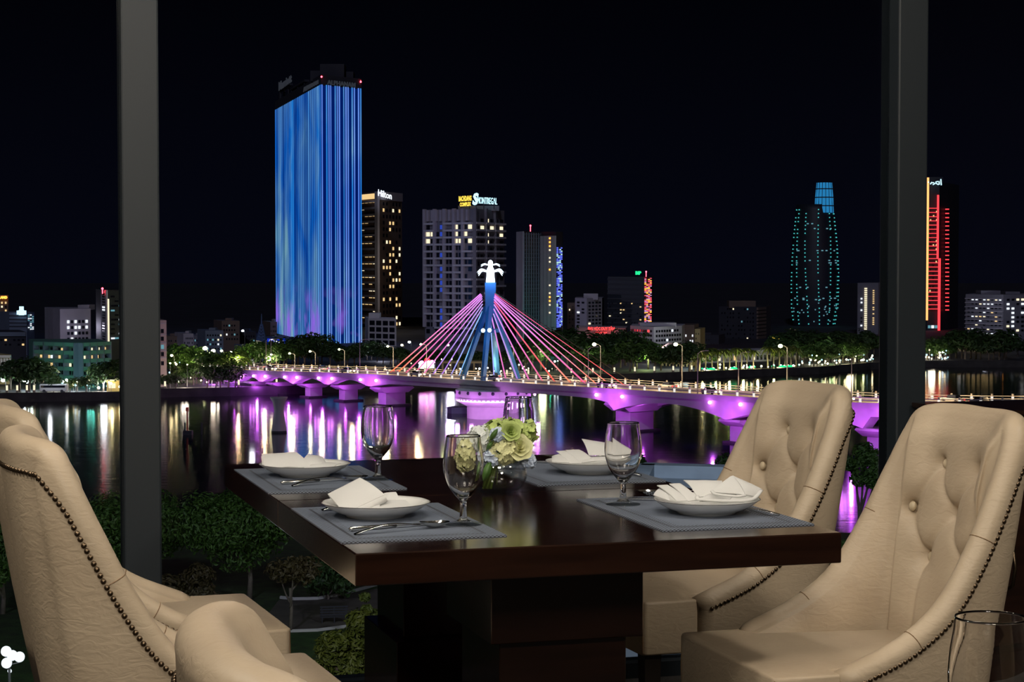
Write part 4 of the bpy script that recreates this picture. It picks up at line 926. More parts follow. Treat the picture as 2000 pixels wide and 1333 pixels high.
for kk, a in enumerate((-170, -148, -118, -84, -52, -26, -10)):
    for i in range(30):
        s = .02 + i / 31; q = math.radians(a + 6 * math.sin(s * 3 + kk)); r = orad(s) + .2
        if (i + kk * 3) % 7: mb.box((oc.x + r * math.cos(q), 915 + r * math.sin(q), GZ + s * HT), (.46, .46, .46))
mb.build('dotted_lights', EM['tealdot'], t, kind='stuff')
mb = MB(); rr = random.Random(5)
for s in (.22, .23, .32, .52, .54, .62, .80, .84, .97):
    for k in range(14):
        if rr.random() < .28: a = math.radians(rr.uniform(-150, -30)); r = orad(s) + .15; mb.box((oc.x + r * math.cos(a), 915 + r * math.sin(a), GZ + s * HT), (.9, .3, .5), a + PI / 2)
for k in range(22): s = rr.uniform(0.01, .2); a = math.radians(rr.uniform(-160, -20)); r = orad(s) + .15; mb.box((oc.x + r * math.cos(a), 915 + r * math.sin(a), GZ + s * HT), (.5, .3, .5), a + PI / 2)
mb.build('lit_windows', EM['teal'], t, kind='stuff')
# ---- tower left of the right post
t, fs, b, tp = building('apartment_tower', 'slim tower with a yellow lit stair column beside the right window post', [(1675, 800), (1716, 800)], 553, 'grey', 20)
windows(t, fs[0], 1, 22, .32, .46, 562, 645, lambda i, j, r: 'cream', .9, .6, .3, 2); windows(t, fs[0], 1, 18, .72, .8, 566, 640, lambda i, j, r: 'warm' if r.random() < .7 else None, .9, .5, .3, 3); windows(t, fs[0], 1, 8, .14, .24, 580, 640, rp(.4, .5, ('white',)), .8, .4, .3, 3)
# ---- red ladder tower
t, fs, b, tp = building('neon_tower', 'slender tower outlined with red and orange neon lines like a ladder', [(1793, 860), (1813, 850), (1835, 850), (1853, 860)], 356, 'glass', 22, 1)
RED = emat('red_neon_line', (1.0, 0.04, 0.05), 2.2); ORG = emat('orange_neon_line', (1.0, 0.38, 0.12), 2.0); VIO = emat('violet_neon_line', (0.35, 0.32, 1.0), 1.6); BLU = emat('blue_neon_line', (0.02, 0.22, 0.9), 1.2)
def vline(px, y0, y1, d, wpx, m, nm='neon_line'):
    a, b = P(px - wpx / 2, y0, d), P(px + wpx / 2, y1, d); return MB().hexa([(a.x, d, b.z), (b.x, d, b.z), (b.x, d + .6, b.z), (a.x, d + .6, b.z)], [(a.x, d, a.z), (b.x, d, a.z), (b.x, d + .6, a.z), (a.x, d + .6, a.z)]).build(nm, m, t)
vline(1811.5, 347, 626, 848, 1.9, ORG); vline(1832, 381, 505, 848, 2.4, RED); vline(1834.5, 505, 680, 848, 2.8, RED); vline(1801, 397, 628, 854, 1.8, VIO); vline(1794.5, 448, 632, 857, 3, BLU); vline(1804, 349, 396, 854, 1.4, RED)
for k in range(25):
    y = 407 + 8.2 * k; a, b = P(1812, y, 848), P(1833, y, 848)
    MB().bar((a.x, 848.2, a.z), (b.x, 848.2, b.z), .26).build('neon_rung', RED, t)
    a, b = P(1846, y + 2, 856), P(1853, y + 2, 856); MB().bar((a.x, 855.5, a.z), (b.x, 855.5, b.z), .45).build('neon_dash', RED, t)
windows(t, fs[1], 3, 24, .1, .9, 410, 605, rp(.22, .3, ('warm',)), .4, .45, .2, 2); windows(t, fs[1], 3, 2, .05, .95, 633, 656, rp(.8, .2, ('teal', 'white')), .8, .5, .2, 3); windows(t, fs[0], 3, 20, .2, .9, 420, 655, rp(.2, .3, ('white', 'warm', 'blue')), .4, .4, .2, 3)
roofbox(t, 1797, 1842, 346, 358, 852, 'glass', off=3)
mb = MB()
for a, b in (((1817, 360), (1820, 356)), ((1819, 357), (1824, 357)), ((1822, 361), (1827, 358)), ((1827, 356), (1832, 354.5)), ((1828, 358), (1833, 361)), ((1834, 354), (1834.5, 361)), ((1837.5, 350), (1838.5, 362)), ((1813, 355), (1814, 357))):
    p, q = P(a[0], a[1], 847), P(b[0], b[1], 847); mb.bar(p, q, .42, .42)
mb.build('roof_emblem', EM['cyan'], t, kind='stuff')
# ---- flats at the right edge
t, fs, b, tp = building('apartment_block', 'wide grey flats with scattered white lit windows at the right edge of the view', [(1886, 720), (1960, 705), (2060, 720)], 576, 'grey', 25, 1)
roofbox(t, 1916, 1954, 568, 580, 712, 'grey'); roofbox(t, 1964, 1992, 570, 580, 712, 'grey')
windows(t, fs[0], 9, 9, .04, .97, 581, 655, rp(.32, .5, ('white', 'white', 'warm', 'cream')), .5, .45, .2, 7); windows(t, fs[1], 10, 9, .04, .97, 581, 658, rp(.22, .5, ('white', 'white', 'cream')), .5, .45, .2, 9); bands(t, fs[0], [584 + 8.2 * i for i in range(9)], .35, WALLS['pale'], 'floor_slab', 0, 1, .5)
t, fs, b, tp = building('low_hall', 'low hall with a glowing yellow front below the flats at the right edge', [(1851, 640), (1941, 640)], 657, 'yellow', 20)
fs[0].slab(MB(), .45, .98, ZZ(674, 640), ZZ(659, 640), .4).build('lit_front', EM['warm'], t); fs[0].slab(MB(), 0, .46, ZZ(658.5, 640), ZZ(656.5, 640), .5).build('roof_light', EM['warm'], t); a = P(1871, 667, 638); b = P(1880, 663, 638); c = P(1886, 663.5, 638); MB().bar((a.x, 638, (a.z + b.z) / 2), (b.x, 638, (a.z + b.z) / 2), .5, b.z - a.z).build('sign_block', EM['signw'], t); MB().bar((b.x, 638, b.z - .15), (c.x, 638, c.z), .4, .3).build('sign_bar', EM['signw'], t)
t, fs, b, tp = building('low_hall', 'long low hall with a string of yellow lights along its roof', [(1505, 640), (1566, 632), (1692, 640)], 660, 'dark', 20, 1)
mb = MB()
for i in range(46): u = i / 45; mb.sph(fs[1].p(u, tp + .1, .4), .22, 6, 4)
mb.build('light_string', EM['cream'], t, kind='stuff'); fs[0].slab(MB(), .35, 1, ZZ(672, 636), ZZ(662, 636), .3).build('glazed_front', EM['dim'], t); windows(t, fs[0], 8, 1, .0, .4, 658, 664, rp(.9, .1, ('signy',)), .7, .6, .3, 3)
# ---- low bank buildings on the right
t, fs, b, tp = building('villa', 'two storey cream villa with a red roof behind the promenade', [(1292, 548), (1352, 542)], 690, 'yellow', 14)
windows(t, fs[0], 8, 2, .05, .95, 694, 722, rp(.12, .8, ('cream',)), .5, .55, .12, 3); bands(t, fs[0], [690, 705], .5, WALLS['white'], 'balcony', 0, 1, .8)
a = P(1290, 690, 547); b = P(1354, 690, 541); MB().hexa([(a.x - .5, a.y - 1, a.z), (b.x + .5, b.y - 1, b.z), (b.x + .5, b.y + 15, b.z), (a.x - .5, a.y + 15, a.z)], [(a.x + 3, a.y + 6, a.z + 2.6), (b.x - 3, b.y + 6, b.z + 2.6), (b.x - 3, b.y + 8, b.z + 2.6), (a.x + 3, a.y + 8, a.z + 2.6)]).build('roof', WALLS['roof'], t)
t, fs, b, tp = building('arcade_building', 'long white arcade behind the row of lit palms', [(1368, 562), (1508, 575)], 687, 'white', 14)
windows(t, fs[0], 18, 2, .02, .98, 692, 724, rp(.25, .7, ('cream', 'warm')), .5, .6, .12, 3); bands(t, fs[0], [687.5, 706], .5, WALLS['white'], 'cornice', 0, 1, .8)
# ---- left bank buildings
t, fs, b, tp = building('apartment_tower', 'tower of warm dotted windows under a red roof sign at the left edge', [(-40, 640), (16, 640)], 577, 'brown', 18)
windows(t, fs[0], 7, 5, .05, .98, 588, 626, rp(.85, .1, ('warm', 'cream')), .4, .5, .2, 2); lettering('LAND', [(-1, 584, 639), (14.5, 584, 639), (14.5, 578.5, 639), (-1, 578.5, 639)], EM['orange'], t, .4, .05)
t, fs, b, tp = building('office_block', 'small block carrying a glowing white emblem sign', [(18, 600), (52, 600), (67, 606)], 611, 'bluegrey', 14)
bands(t, fs[0], [617, 624, 631, 638], .3, WALLS['dark'], 'floor_band', 0, 1, .2); windows(t, fs[1], 3, 9, .1, .9, 614, 645, rp(.55, .3, ('teal', 'white')), .6, .5, .2, 3)
mb = MB(); 
for x, y, r in ((42, 603, 4), (37, 611, 4), (47, 611, 4), (42, 611, 5)): p = P(x, y, 599); mb.box(p, (r * .32, .5, r * .32))
mb.build('emblem_sign', EM['cyan'], t, kind='stuff')
t, fs, b, tp = building('office_block', 'pale lilac block with two rows of white lit windows, left of the window post', [(103, 566), (117, 558), (177, 566)], 604, 'pale', 18, 1)
roofbox(t, 152, 174, 596, 606, 564, 'pale'); windows(t, fs[1], 6, 4, .2, .92, 623, 668, lambda i, j, r: ('white' if r.random() < .5 else 'dark') if j < 2 or 1 <= i <= 3 else 'dark', .55, .5, .2, 3)
t, fs, b, tp = building('office_tower', 'dark glass tower with a white edge and a glowing vertical line', [(199, 520), (210, 512), (262, 520)], 567, 'glass', 18, 1)
fs[0].slab(MB(), 0, 1, GZ, tp, .3).build('edge_wall', WALLS['white'], t); windows(t, fs[0], 1, 18, .25, .75, 572, 665, lambda i, j, r: 'white' if r.random() < .15 else 'dark', .9, .5, .4, 3)
fs[1].slab(MB(), 0, .03, ZZ(671, 514), ZZ(584, 514), .3).build('light_line', EM['cream'], t); windows(t, fs[1], 6, 10, .1, .98, 575, 665, rp(.30, .3, ('teal', 'white')), .8, .35, .3, 12); p = P(200, 564, 514); MB().cyl((p.x, 514, tp - 1), p, .1).sph(p, .3, 8, 6).build('beacon_lamp', EM['redlamp'], t)
t, fs, b, tp = building('low_block', 'low dark block with a pale roof edge at the left edge', [(-40, 500), (51, 500)], 649, 'dark', 18); fs[0].slab(MB(), 0, 1, ZZ(657, 500), tp, .5).build('roof_edge', WALLS['bluegrey'], t); windows(t, fs[0], 10, 2, .05, .98, 660, 678, rp(.15, .6, ('warm', 'white')), .5, .4, .15, 3)
t, fs, b, tp = building('villa', 'floodlit cream house with columns at the left edge', [(-30, 462), (22, 462)], 693, 'yellow', 10)
fs[0].slab(MB(), 0, 1, ZZ(699, 462), ZZ(694, 462), 1.0).build('cornice', WALLS['white'], t); pillars(t, fs[0], [.1 + .11 * i for i in range(9)], .5, 700, 722, WALLS['white'], 'column', .6); windows(t, fs[0], 8, 1, .1, .95, 703, 724, lambda i, j, r: 'dark', .4, .7, .1, 3); fs[0].slab(MB(), 0, 1, ZZ(728, 462), ZZ(725, 462), .9).build('ledge', WALLS['white'], t)
light('house_floodlight', 'POINT', P(2, 722, 452), 420, (1, .86, .45), .5)
t, fs, b, tp = building('terrace_hotel', 'long four storey block with green lit terraces and warm windows', [(75, 478), (153, 470), (208, 478)], 669, 'green', 14, 1)
for f in fs:
    bands(t, f, [672, 688, 704, 719, 736], .9, WALLS['green'], 'terrace', 0, 1, 1.6); windows(t, f, 14, 4, .04, .97, 676, 735, rp(.26, .6, ('warm', 'cream', 'white')), .6, .5, .2, 5)
    pillars(t, f, [0, .25, .5, .75, 1], .35, 669, 740, WALLS['bluegrey'], 'post', 1.6)
light('terrace_floodlight', 'POINT', P(120, 735, 458), 700, (.1, 1, .72), 1.0); light('terrace_floodlight', 'POINT', P(176, 735, 458), 700, (.15, 1, .8), 1.0)
t, fs, b, tp = building('apartment_block', 'narrow pinkish block with a column of square windows right of the left window post', [(285, 452), (325, 452)], 626, 'pink', 14)
for j, y in enumerate((647, 662, 678, 692, 710)):
    for u in (.45, .80): f = fs[0]; f.slab(MB(), u - .07, u + .07, ZZ(y + 4, f.d), ZZ(y - 4, f.d), .15).build('window', WM['teal' if (j, u) == (2, .80) else 'dark'], t)
bands(t, fs[0], [632, 654, 670, 685, 699], .25, WALLS['pale'], 'floor_band', 0, 1, .2); light('street_glow', 'POINT', P(318, 735, 444), 300, (1, .8, .5), .5)
for px0, px1, y, d, wl, lit, lb in ((326, 356, 657, 620, 'brown', .1, 'low reddish brown block with a flat roof beyond the street trees'), (358, 378, 652, 610, 'pale', .0, 'small pale block with a flat roof beyond the street trees'), (378, 402, 656, 640, 'grey', .05, 'low grey block between the pale block and the bluish lit block'),
                               (401, 436, 646, 600, 'bluegrey', .4, 'low bluish block with bright window strips'), (433, 468, 627, 640, 'brown', .1, 'brown block with a few lit windows left of the lattice mast'), (468, 500, 648, 660, 'dark', .15, 'dark low block beside the lattice mast'), (528, 541, 629, 780, 'brown', .0, 'slim brown slab right behind the edge of the blue tower'), (785, 830, 662, 780, 'grey', .03, 'plain grey block between the hotel and the apartment tower'), (1098, 1118, 660, 640, 'dark', .2, 'small dark block beside the blue dotted edge'), (1370, 1404, 655, 700, 'dark', .06, 'dark low block in front of the black skyline')):
    t, fs, b, tp = building('low_block', lb, [(px0, d), (px1, d)], y, wl, 14); windows(t, fs[0], 6, 4, .06, .94, y + 5, y + 40, rp(lit, .6, ('white', 'cream', 'teal')), .5, .4, .15, px0)
    roofbox(t, px0 + (px1 - px0) * .2, px0 + (px1 - px0) * .55, y - 5, y + 3, d, wl, dep=5)
t, fs, b, tp = building('office_block', 'low block carrying the blue lit sign panel at the foot of the blue tower', [(470, 560), (556, 552)], 676, 'bluegrey', 14)
windows(t, fs[0], 14, 3, .04, .97, 681, 712, rp(.2, .6, ('white', 'dim')), .5, .5, .15, 3)
p0, p1 = P(522, 674, 551), P(557, 662, 551); MB().hexa([(p0.x, 551, p0.z), (p1.x, 551, p0.z), (p1.x, 552, p0.z), (p0.x, 552, p0.z)], [(p0.x, 551, p1.z), (p1.x, 551, p1.z), (p1.x, 552, p1.z), (p0.x, 552, p1.z)]).build('sign_panel', EM['signb'], t)
lettering('VNPT', [(536, 671, 550), (554, 671, 550), (554, 666, 550), (536, 666, 550)], EM['signw'], t, .4, .05)
p = P(531.5, 668, 550.3); MB().tube([p + Vector((.75 * math.cos(a * .5), 0, .75 * math.sin(a * .5))) for a in range(14)], .18, 6).sph(p, .28, 8, 6).build('sign_emblem', EM['signw'], t, kind='stuff')
# lattice mast
pm = P(511, 672, 640); pt_ = P(511, 622, 640); t = thing('lattice_mast', 'bluish lattice mast tapering to a spike left of the blue tower', 'mast', (pm.x, 640, GZ)); mb = MB(); hb = 2.2
M['mast'] = mat('painted_steel_mast', (.10, .16, .34), .6)
for sx in (-1, 1):
    for sy in (-1, 1): mb.bar((pm.x + sx * hb, 640 + sy * hb, GZ), (pm.x + sx * .25, 640 + sy * .25, pt_.z - 2), .3)
for k in range(9):
    s0, s1 = k / 9, (k + 1) / 9; z0 = lerp(GZ, pt_.z - 2, s0); z1 = lerp(GZ, pt_.z - 2, s1); r0 = lerp(hb, .25, s0); r1 = lerp(hb, .25, s1)
    mb.bar((pm.x - r0, 640 - r0, z0), (pm.x + r1, 640 - r1, z1), .18).bar((pm.x + r0, 640 - r0, z0), (pm.x - r1, 640 - r1, z1), .18).bar((pm.x - r0, 640 - r0, z0), (pm.x + r0, 640 - r0, z0), .2)
mb.build('lattice', M['mast'], t, kind='stuff'); MB().cyl((pm.x, 640, pt_.z - 2), (pm.x, 640, pt_.z + 1.5), .25, .1).build('spike', M['mast'], t)

# ---- trees: unit crowns, shared
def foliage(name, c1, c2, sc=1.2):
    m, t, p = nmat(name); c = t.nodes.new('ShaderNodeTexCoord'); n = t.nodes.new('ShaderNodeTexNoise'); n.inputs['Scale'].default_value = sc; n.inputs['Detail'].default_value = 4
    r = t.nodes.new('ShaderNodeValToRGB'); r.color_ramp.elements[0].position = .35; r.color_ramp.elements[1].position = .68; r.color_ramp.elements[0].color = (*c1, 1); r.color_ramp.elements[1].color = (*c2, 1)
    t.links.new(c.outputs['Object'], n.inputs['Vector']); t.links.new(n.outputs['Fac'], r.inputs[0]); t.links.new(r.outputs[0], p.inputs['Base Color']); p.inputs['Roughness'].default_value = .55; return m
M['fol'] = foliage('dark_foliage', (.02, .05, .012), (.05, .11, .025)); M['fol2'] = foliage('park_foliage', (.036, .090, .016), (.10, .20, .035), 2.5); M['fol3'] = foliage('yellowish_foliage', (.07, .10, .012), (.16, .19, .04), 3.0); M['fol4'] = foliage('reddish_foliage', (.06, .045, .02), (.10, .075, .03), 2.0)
M['bark'] = mat('grey_bark', (.16, .13, .11), .9, var=.2, vscale=3)
def leafcloud(mb, blobs, n, size, rr):
    tot = sum(b[1]**2 for b in blobs)
    for c, r, sq in blobs:
        for i in range(int(n * r * r / tot)):
            d = Vector((rr.gauss(0, 1), rr.gauss(0, 1), rr.gauss(0, 1))).normalized(); rad = r * (rr.uniform(.55, 1.05)); p = Vector(c) + Vector((d.x * rad, d.y * rad, d.z * rad * sq))
            nn = (d + Vector((rr.uniform(-.8, .8), rr.uniform(-.8, .8), rr.uniform(-.2, 1)))).normalized(); a = nn.orthogonal().normalized(); b = nn.cross(a); q = rr.uniform(0, 6.28); u = a * math.cos(q) + b * math.sin(q); v = nn.cross(u); s = size * rr.uniform(.7, 1.3)
            mb.add([p - u * s, p + v * s * .42 + nn * s * .12, p + u * s, p - v * s * .42 + nn * s * .12], [(0, 1, 2, 3)])
CROWNS = []
for k in range(4):
    rr = random.Random(40 + k); bl = [((rr.uniform(-.28, .28), rr.uniform(-.28, .28), rr.uniform(.45, .78)), rr.uniform(.20, .30), .8) for _ in range(7)] + [((0, 0, .6), .33, .85)]
    mb = MB(); leafcloud(mb, bl, 520, .075, rr); me = mb.mesh('foliage'); CROWNS.append(me)
tm = MB().tube([(0, 0, -.02), (.01, 0, .2), (0, .01, .5)], [.035, .028, .015], 7).tube([(.01, 0, .22), (.12, .03, .5)], [.016, .008], 5).tube([(.01, 0, .22), (-.11, -.04, .48)], [.016, .008], 5).mesh('trunk', True); tm.materials.append(M['bark'])
rt = random.Random(21)
def far_tree(px, d, h, wd, label, group, m='fol', name='tree'):
    p = Vector((XX(px, d), d, GZ)); t = thing(name, label, 'tree', p, group)
    me = CROWNS[rt.randrange(4)]; key = me.name + m
    if key not in M: c = me.copy(); c.materials.clear(); c.materials.append(M[m]); M[key] = c
    o = link(bpy.data.objects.new('foliage', M[key])); o.parent = t; o.scale = (wd, wd, h); o.rotation_euler = (0, 0, rt.uniform(0, 6)); o['kind'] = 'stuff'
    o = link(bpy.data.objects.new('trunk', tm)); o.parent = t; o.scale = (h, h, h); return t
def tree_row(px0, px1, n, d0, d1, h0, h1, label, group, m='fol', asp=1.1):
    for i in range(n):
        px = lerp(px0, px1, (i + .5) / n) + rt.uniform(-.3, .3) * (px1 - px0) / n; h = rt.uniform(h0, h1); d = bankd(px) + rt.uniform(d0, d1); far_tree(px, d, h, h * asp * rt.uniform(.85, 1.2), label, group, m)
tree_row(15, 90, 5, 8, 22, 6.5, 8.5, 'dark round tree on the far bank in front of the green terraces', 'trees before the green terraces')
tree_row(180, 240, 4, 6, 16, 6, 8.5, 'dark tree on the far bank against the left window post', 'trees at the left window post')
tree_row(90, 180, 5, 5, 9, 3, 4.2, 'low clipped tree on the far bank behind the parked bus', 'low trees by the bus')
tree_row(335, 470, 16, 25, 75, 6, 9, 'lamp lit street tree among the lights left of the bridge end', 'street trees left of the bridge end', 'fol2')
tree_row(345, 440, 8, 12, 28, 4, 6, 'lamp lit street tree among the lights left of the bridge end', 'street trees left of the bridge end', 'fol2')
tree_row(395, 470, 5, 4, 9, 5, 6.2, 'dark tree on the quay beside the first bridge piers', 'trees beside the first bridge piers')
tree_row(310, 350, 3, 4, 8, 3.5, 4.5, 'small dark tree on the quay right of the left window post', 'small quay trees')
tree_row(470, 560, 8, 70, 95, 7, 9.5, 'tree behind the bridge railing left of the blue tower', 'trees left of the blue tower', 'fol2')
tree_row(556, 625, 6, 80, 110, 8, 12, 'dark tree covering the foot of the blue tower', 'trees at the foot of the blue tower')
tree_row(625, 790, 14, 70, 120, 5, 7, 'dark tree in the belt below the hotel tower', 'trees below the hotel tower')
tree_row(790, 1000, 12, 40, 70, 4, 6, 'dark tree behind the bridge deck below the cables', 'trees behind the cables')
tree_row(1010, 1240, 18, 25, 60, 8, 12.5, 'tall dark tree in the grove right of the pylon', 'grove right of the pylon')
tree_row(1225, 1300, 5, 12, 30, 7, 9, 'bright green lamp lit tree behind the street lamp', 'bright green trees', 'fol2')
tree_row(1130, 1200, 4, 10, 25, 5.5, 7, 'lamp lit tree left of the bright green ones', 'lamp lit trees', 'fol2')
tree_row(1310, 1365, 4, 4, 10, 7, 9.5, 'dark spreading tree between the villa and the palms', 'trees between villa and palms')
tree_row(1505, 1712, 18, 20, 60, 7, 10, 'tree in the dark belt between the palms and the right window post', 'trees right of the palms')
tree_row(1560, 1690, 8, 8, 20, 5, 7, 'lamp lit tree among the lights left of the right window post', 'lamp lit trees by the right window post', 'fol2')
tree_row(1790, 1860, 6, 6, 20, 5, 8, 'tree among the lights at the foot of the red tower', 'trees at the red tower', 'fol2')
tree_row(1860, 1965, 10, 10, 26, 7, 10.5, 'black tree in the hump of trees right of the red tower', 'black trees right of the red tower')
tree_row(1960, 2060, 6, 15, 40, 5, 7, 'dark tree at the right edge below the flats', 'trees at the right edge')
# palms in front of the arcade
pm_ = MB().tube([(0, 0, 0), (.02, 0, .4), (0, 0, .78)], [.030, .024, .020], 7).mesh('trunk', True); pm_.materials.append(M['bark'])
mb = MB()
for k in range(13):
    a = 2 * PI * k / 13; el = .1 + .5 * ((k * 5) % 7) / 7
    def fr(u, v, a=a, el=el): rr_ = .30 * u; z = .78 + .26 * u * el * 1.5 - .34 * u * u * (1.1 - el * .4); wd = .05 * math.sin(PI * min(1, .1 + .9 * u)); return Vector((math.cos(a) * rr_ - math.sin(a) * wd * (v - .5) * 2, math.sin(a) * rr_ + math.cos(a) * wd * (v - .5) * 2, z - abs(v - .5) * .06))
    mb.grid(fr, 5, 2)
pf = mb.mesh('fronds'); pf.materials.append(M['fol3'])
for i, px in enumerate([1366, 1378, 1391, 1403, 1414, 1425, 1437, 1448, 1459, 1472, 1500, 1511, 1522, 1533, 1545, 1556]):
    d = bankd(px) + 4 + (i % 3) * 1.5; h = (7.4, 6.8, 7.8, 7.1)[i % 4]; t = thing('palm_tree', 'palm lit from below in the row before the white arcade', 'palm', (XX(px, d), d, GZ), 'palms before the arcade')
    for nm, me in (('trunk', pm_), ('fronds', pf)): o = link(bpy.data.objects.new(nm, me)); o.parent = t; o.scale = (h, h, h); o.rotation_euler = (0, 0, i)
for px in (1372, 1398, 1425, 1452, 1480, 1512, 1545): light('palm_uplight', 'POINT', on_bank(px, 2.0) + Vector((0, 0, .8)), 800, ((.9, 1, .35), (1, .85, .35), (.2, 1, .4))[px % 3], .3)
# ---- street lamps, pillar lights, small lamps
M['pole'] = mat('galvanised_pole', (.22, .22, .23), .5, .6)
def street_lamp(base, h, label, bulb, group, arm=1.6, r=.34, adir=(-1, 0)):
    t = thing('street_lamp', label, 'lamp', base, group)
    MB().cyl((0, 0, 0), (0, 0, h), .12, .08, 8).build('pole', M['pole'], t, world=False)
    e = Vector((adir[0] * arm, adir[1] * arm, h + .35)); MB().tube([(0, 0, h - .1), (e.x * .35, e.y * .35, h + .25), tuple(e)], .06, 6).build('arm', M['pole'], t, world=False)
    MB().sph(e - Vector((0, 0, .1)), r, 10, 8, (1, 1, .8)).build('bulb', EM[bulb], t, world=False); return e + Vector(base)
GW = (1, .86, .5)
for px, py, d, bulb, r in ((405, 680, 505, 'lamp_y', .62), (421, 685, 510, 'lamp_y', .55), (437, 685, 520, 'lamp_y', .35), (455, 688, 520, 'lamp_w', .4), (463, 691, 515, 'lamp_w', .35), (340, 694, 480, 'lamp_w', .35), (350, 693, 490, 'lamp_y', .35), (413, 690, 500, 'lamp_y', .3), (471, 684, 540, 'lamp_w', .35), (486, 678, 545, 'lamp_w', .4), (498, 684, 540, 'lamp_w', .4), (530, 700, 520, 'lamp_w', .75), (57, 744, 440, 'lamp_c', .85), (11, 747, 440, 'lamp_c', .45), (478, 646, 600, 'lamp_c', .4), (1339, 676, 560, 'lamp_c', .85), (1263, 690, 560, 'lamp_y', .4), (1318, 688, 560, 'lamp_y', .35), (1626, 682, 585, 'lamp_y', .4), (1690, 683, 600, 'lamp_y', .35), (1563, 684, 590, 'lamp_w', .3), (1464, 682, 600, 'redlamp', .3), (1667, 682, 610, 'orange', .35), (1655, 706, 580, 'lamp_w', .5), (1062, 690, 545, 'lamp_y', .45), (1055, 700, 545, 'lamp_w', .3), (789, 674, 600, 'lamp_w', .4), (803, 668, 620, 'lamp_c', .45), (805, 696, 560, 'lamp_w', .3), (879, 674, 600, 'lamp_w', .35), (1808, 695, 590, 'lamp_w', .5), (1822, 690, 590, 'lamp_c', .35), (1845, 698, 585, 'lamp_c', .4), (1964, 683, 600, 'orange', .35)):
    p = P(px, py, d); street_lamp((p.x, d, GZ), max(2.0, p.z - GZ - .35), 'street lamp on the far bank with a %s glow' % {'lamp_y': 'yellow green', 'lamp_w': 'warm white', 'lamp_c': 'cold white', 'redlamp': 'red', 'orange': 'orange'}[bulb], bulb, 'far bank lamps, %s' % bulb.replace('lamp_', '').replace('redlamp', 'red'), arm=.6, r=r)
for px, py, d, e, c in ((410, 690, 500, 900, (.9, 1, .4)), (370, 700, 480, 500, (1, .9, .5)), (450, 695, 510, 700, (.9, 1, .45)), (500, 695, 525, 500, (1, .9, .6)), (530, 702, 515, 600, (1, .9, .6)), (57, 742, 436, 450, (.8, 1, .8)), (110, 748, 436, 800, (1, .9, .7)), (150, 748, 436, 800, (.8, .95, 1)), (205, 750, 434, 900, (.9, .95, 1)), (1262, 700, 528, 700, (.75, 1, .35)), (1155, 705, 520, 350, (.9, 1, .5)), (1339, 684, 535, 500, (.6, .9, 1)), (1320, 700, 530, 400, (1, .9, .6)), (1626, 692, 560, 500, (.7, 1, .4)), (1660, 705, 555, 450, (1, .85, .5)), (1590, 705, 555, 350, (1, .9, .6)), (1820, 700, 572, 500, (1, .9, .7)), (1060, 695, 515, 400, (.9, 1, .5)), (1000, 705, 520, 300, (1, .85, .5)), (420, 745, 452, 500, (1, .85, .65)), (360, 750, 448, 350, (1, .85, .7)), (745, 690, 575, 1200, (.8, .8, 1)), (1290, 668, 556, 900, (.9, .9, 1)), (1560, 672, 610, 600, (1, .9, .6)), (1920, 600, 690, 2500, (.8, .85, 1)), (745, 520, 850, 5500, (1, .85, .75)), (140, 640, 545, 1800, (.8, .75, 1)), (880, 560, 680, 6500, (.8, .75, 1)), (1040, 560, 605, 1500, (.7, .7, 1)), (1150, 615, 670, 1000, (.8, .75, 1))):
    light('town_fill', 'POINT', P(px, py, d), e * (2.2 if e < 1000 else 1.0), c, 1.0)  # added fill points without fixtures, brightening bank trees and facades
M['pillarbody'] = mat('promenade_pillar', (.35, .30, .24), .7)
for px in (13, 33, 52, 66, 300, 322, 466, 540, 990, 1032, 1116, 1158, 1200, 1240, 1278, 1315, 1351, 1640, 1670):
    q = on_bank(px, 1.5); t = thing('pillar_light', 'short glowing pillar light along the far promenade rail', 'light', q, 'pillar lights on the promenade'); MB().box((0, 0, .45), (.5, .5, .9)).build('pillar_base', M['pillarbody'], t, world=False); MB().cyl((0, 0, .9), (0, 0, 2.0), .22, .22, 8).build('glowing_tube', EM['cream'], t, world=False); MB().box((0, 0, 2.07), (.5, .5, .12)).build('pillar_cap', M['pillarbody'], t, world=False)
rl = random.Random(77)
def small_lamps(px0, px1, n, y0, y1, b0, b1, kinds, label, group, r0=.14, r1=.32):
    for i in range(n):
        px = rl.uniform(px0, px1); d = bankd(px) + rl.uniform(b0, b1); py = rl.uniform(y0, y1); p = P(px, py, d); k = rl.choice(kinds); z = max(.8, p.z - GZ)
        t = thing('garden_lamp', label.replace('small', 'small ' + {'lamp_w': 'warm white', 'lamp_c': 'cold white', 'lamp_y': 'yellow green', 'cyan': 'pale cyan', 'green': 'green', 'cream': 'dim cream'}[k], 1), 'lamp', (p.x, d, GZ), group); MB().cyl((0, 0, 0), (0, 0, z), .05, .05, 6).build('post', M['pole'], t, world=False); MB().sph((0, 0, z), rl.uniform(r0, r1), 8, 6).build('globe', EM[k], t, world=False)
small_lamps(120, 236, 22, 742, 764, 3, 10, ('lamp_w', 'lamp_c', 'lamp_w', 'cyan'), 'small bright lamp among the cafes left of the left window post', 'cafe lamps on the left bank')
small_lamps(330, 460, 34, 705, 760, 4, 40, ('lamp_w', 'lamp_y', 'lamp_w', 'cyan'), 'small lamp along the street left of the bridge end', 'street lights left of the bridge end', .12, .26)
small_lamps(1370, 1565, 40, 712, 729, 3, 9, ('lamp_w', 'lamp_c', 'lamp_w', 'green'), 'small lamp at the foot of the palms', 'lamps at the foot of the palms', .12, .26)
small_lamps(1565, 1705, 44, 690, 724, 4, 24, ('lamp_w', 'lamp_w', 'lamp_y', 'cyan'), 'small lamp among the trees left of the right window post', 'lamps by the right window post', .12, .28)
small_lamps(1792, 1856, 34, 680, 708, 3, 14, ('lamp_w', 'lamp_w', 'cyan', 'cream'), 'small lamp at the foot of the red tower', 'lamps at the red tower', .14, .30)
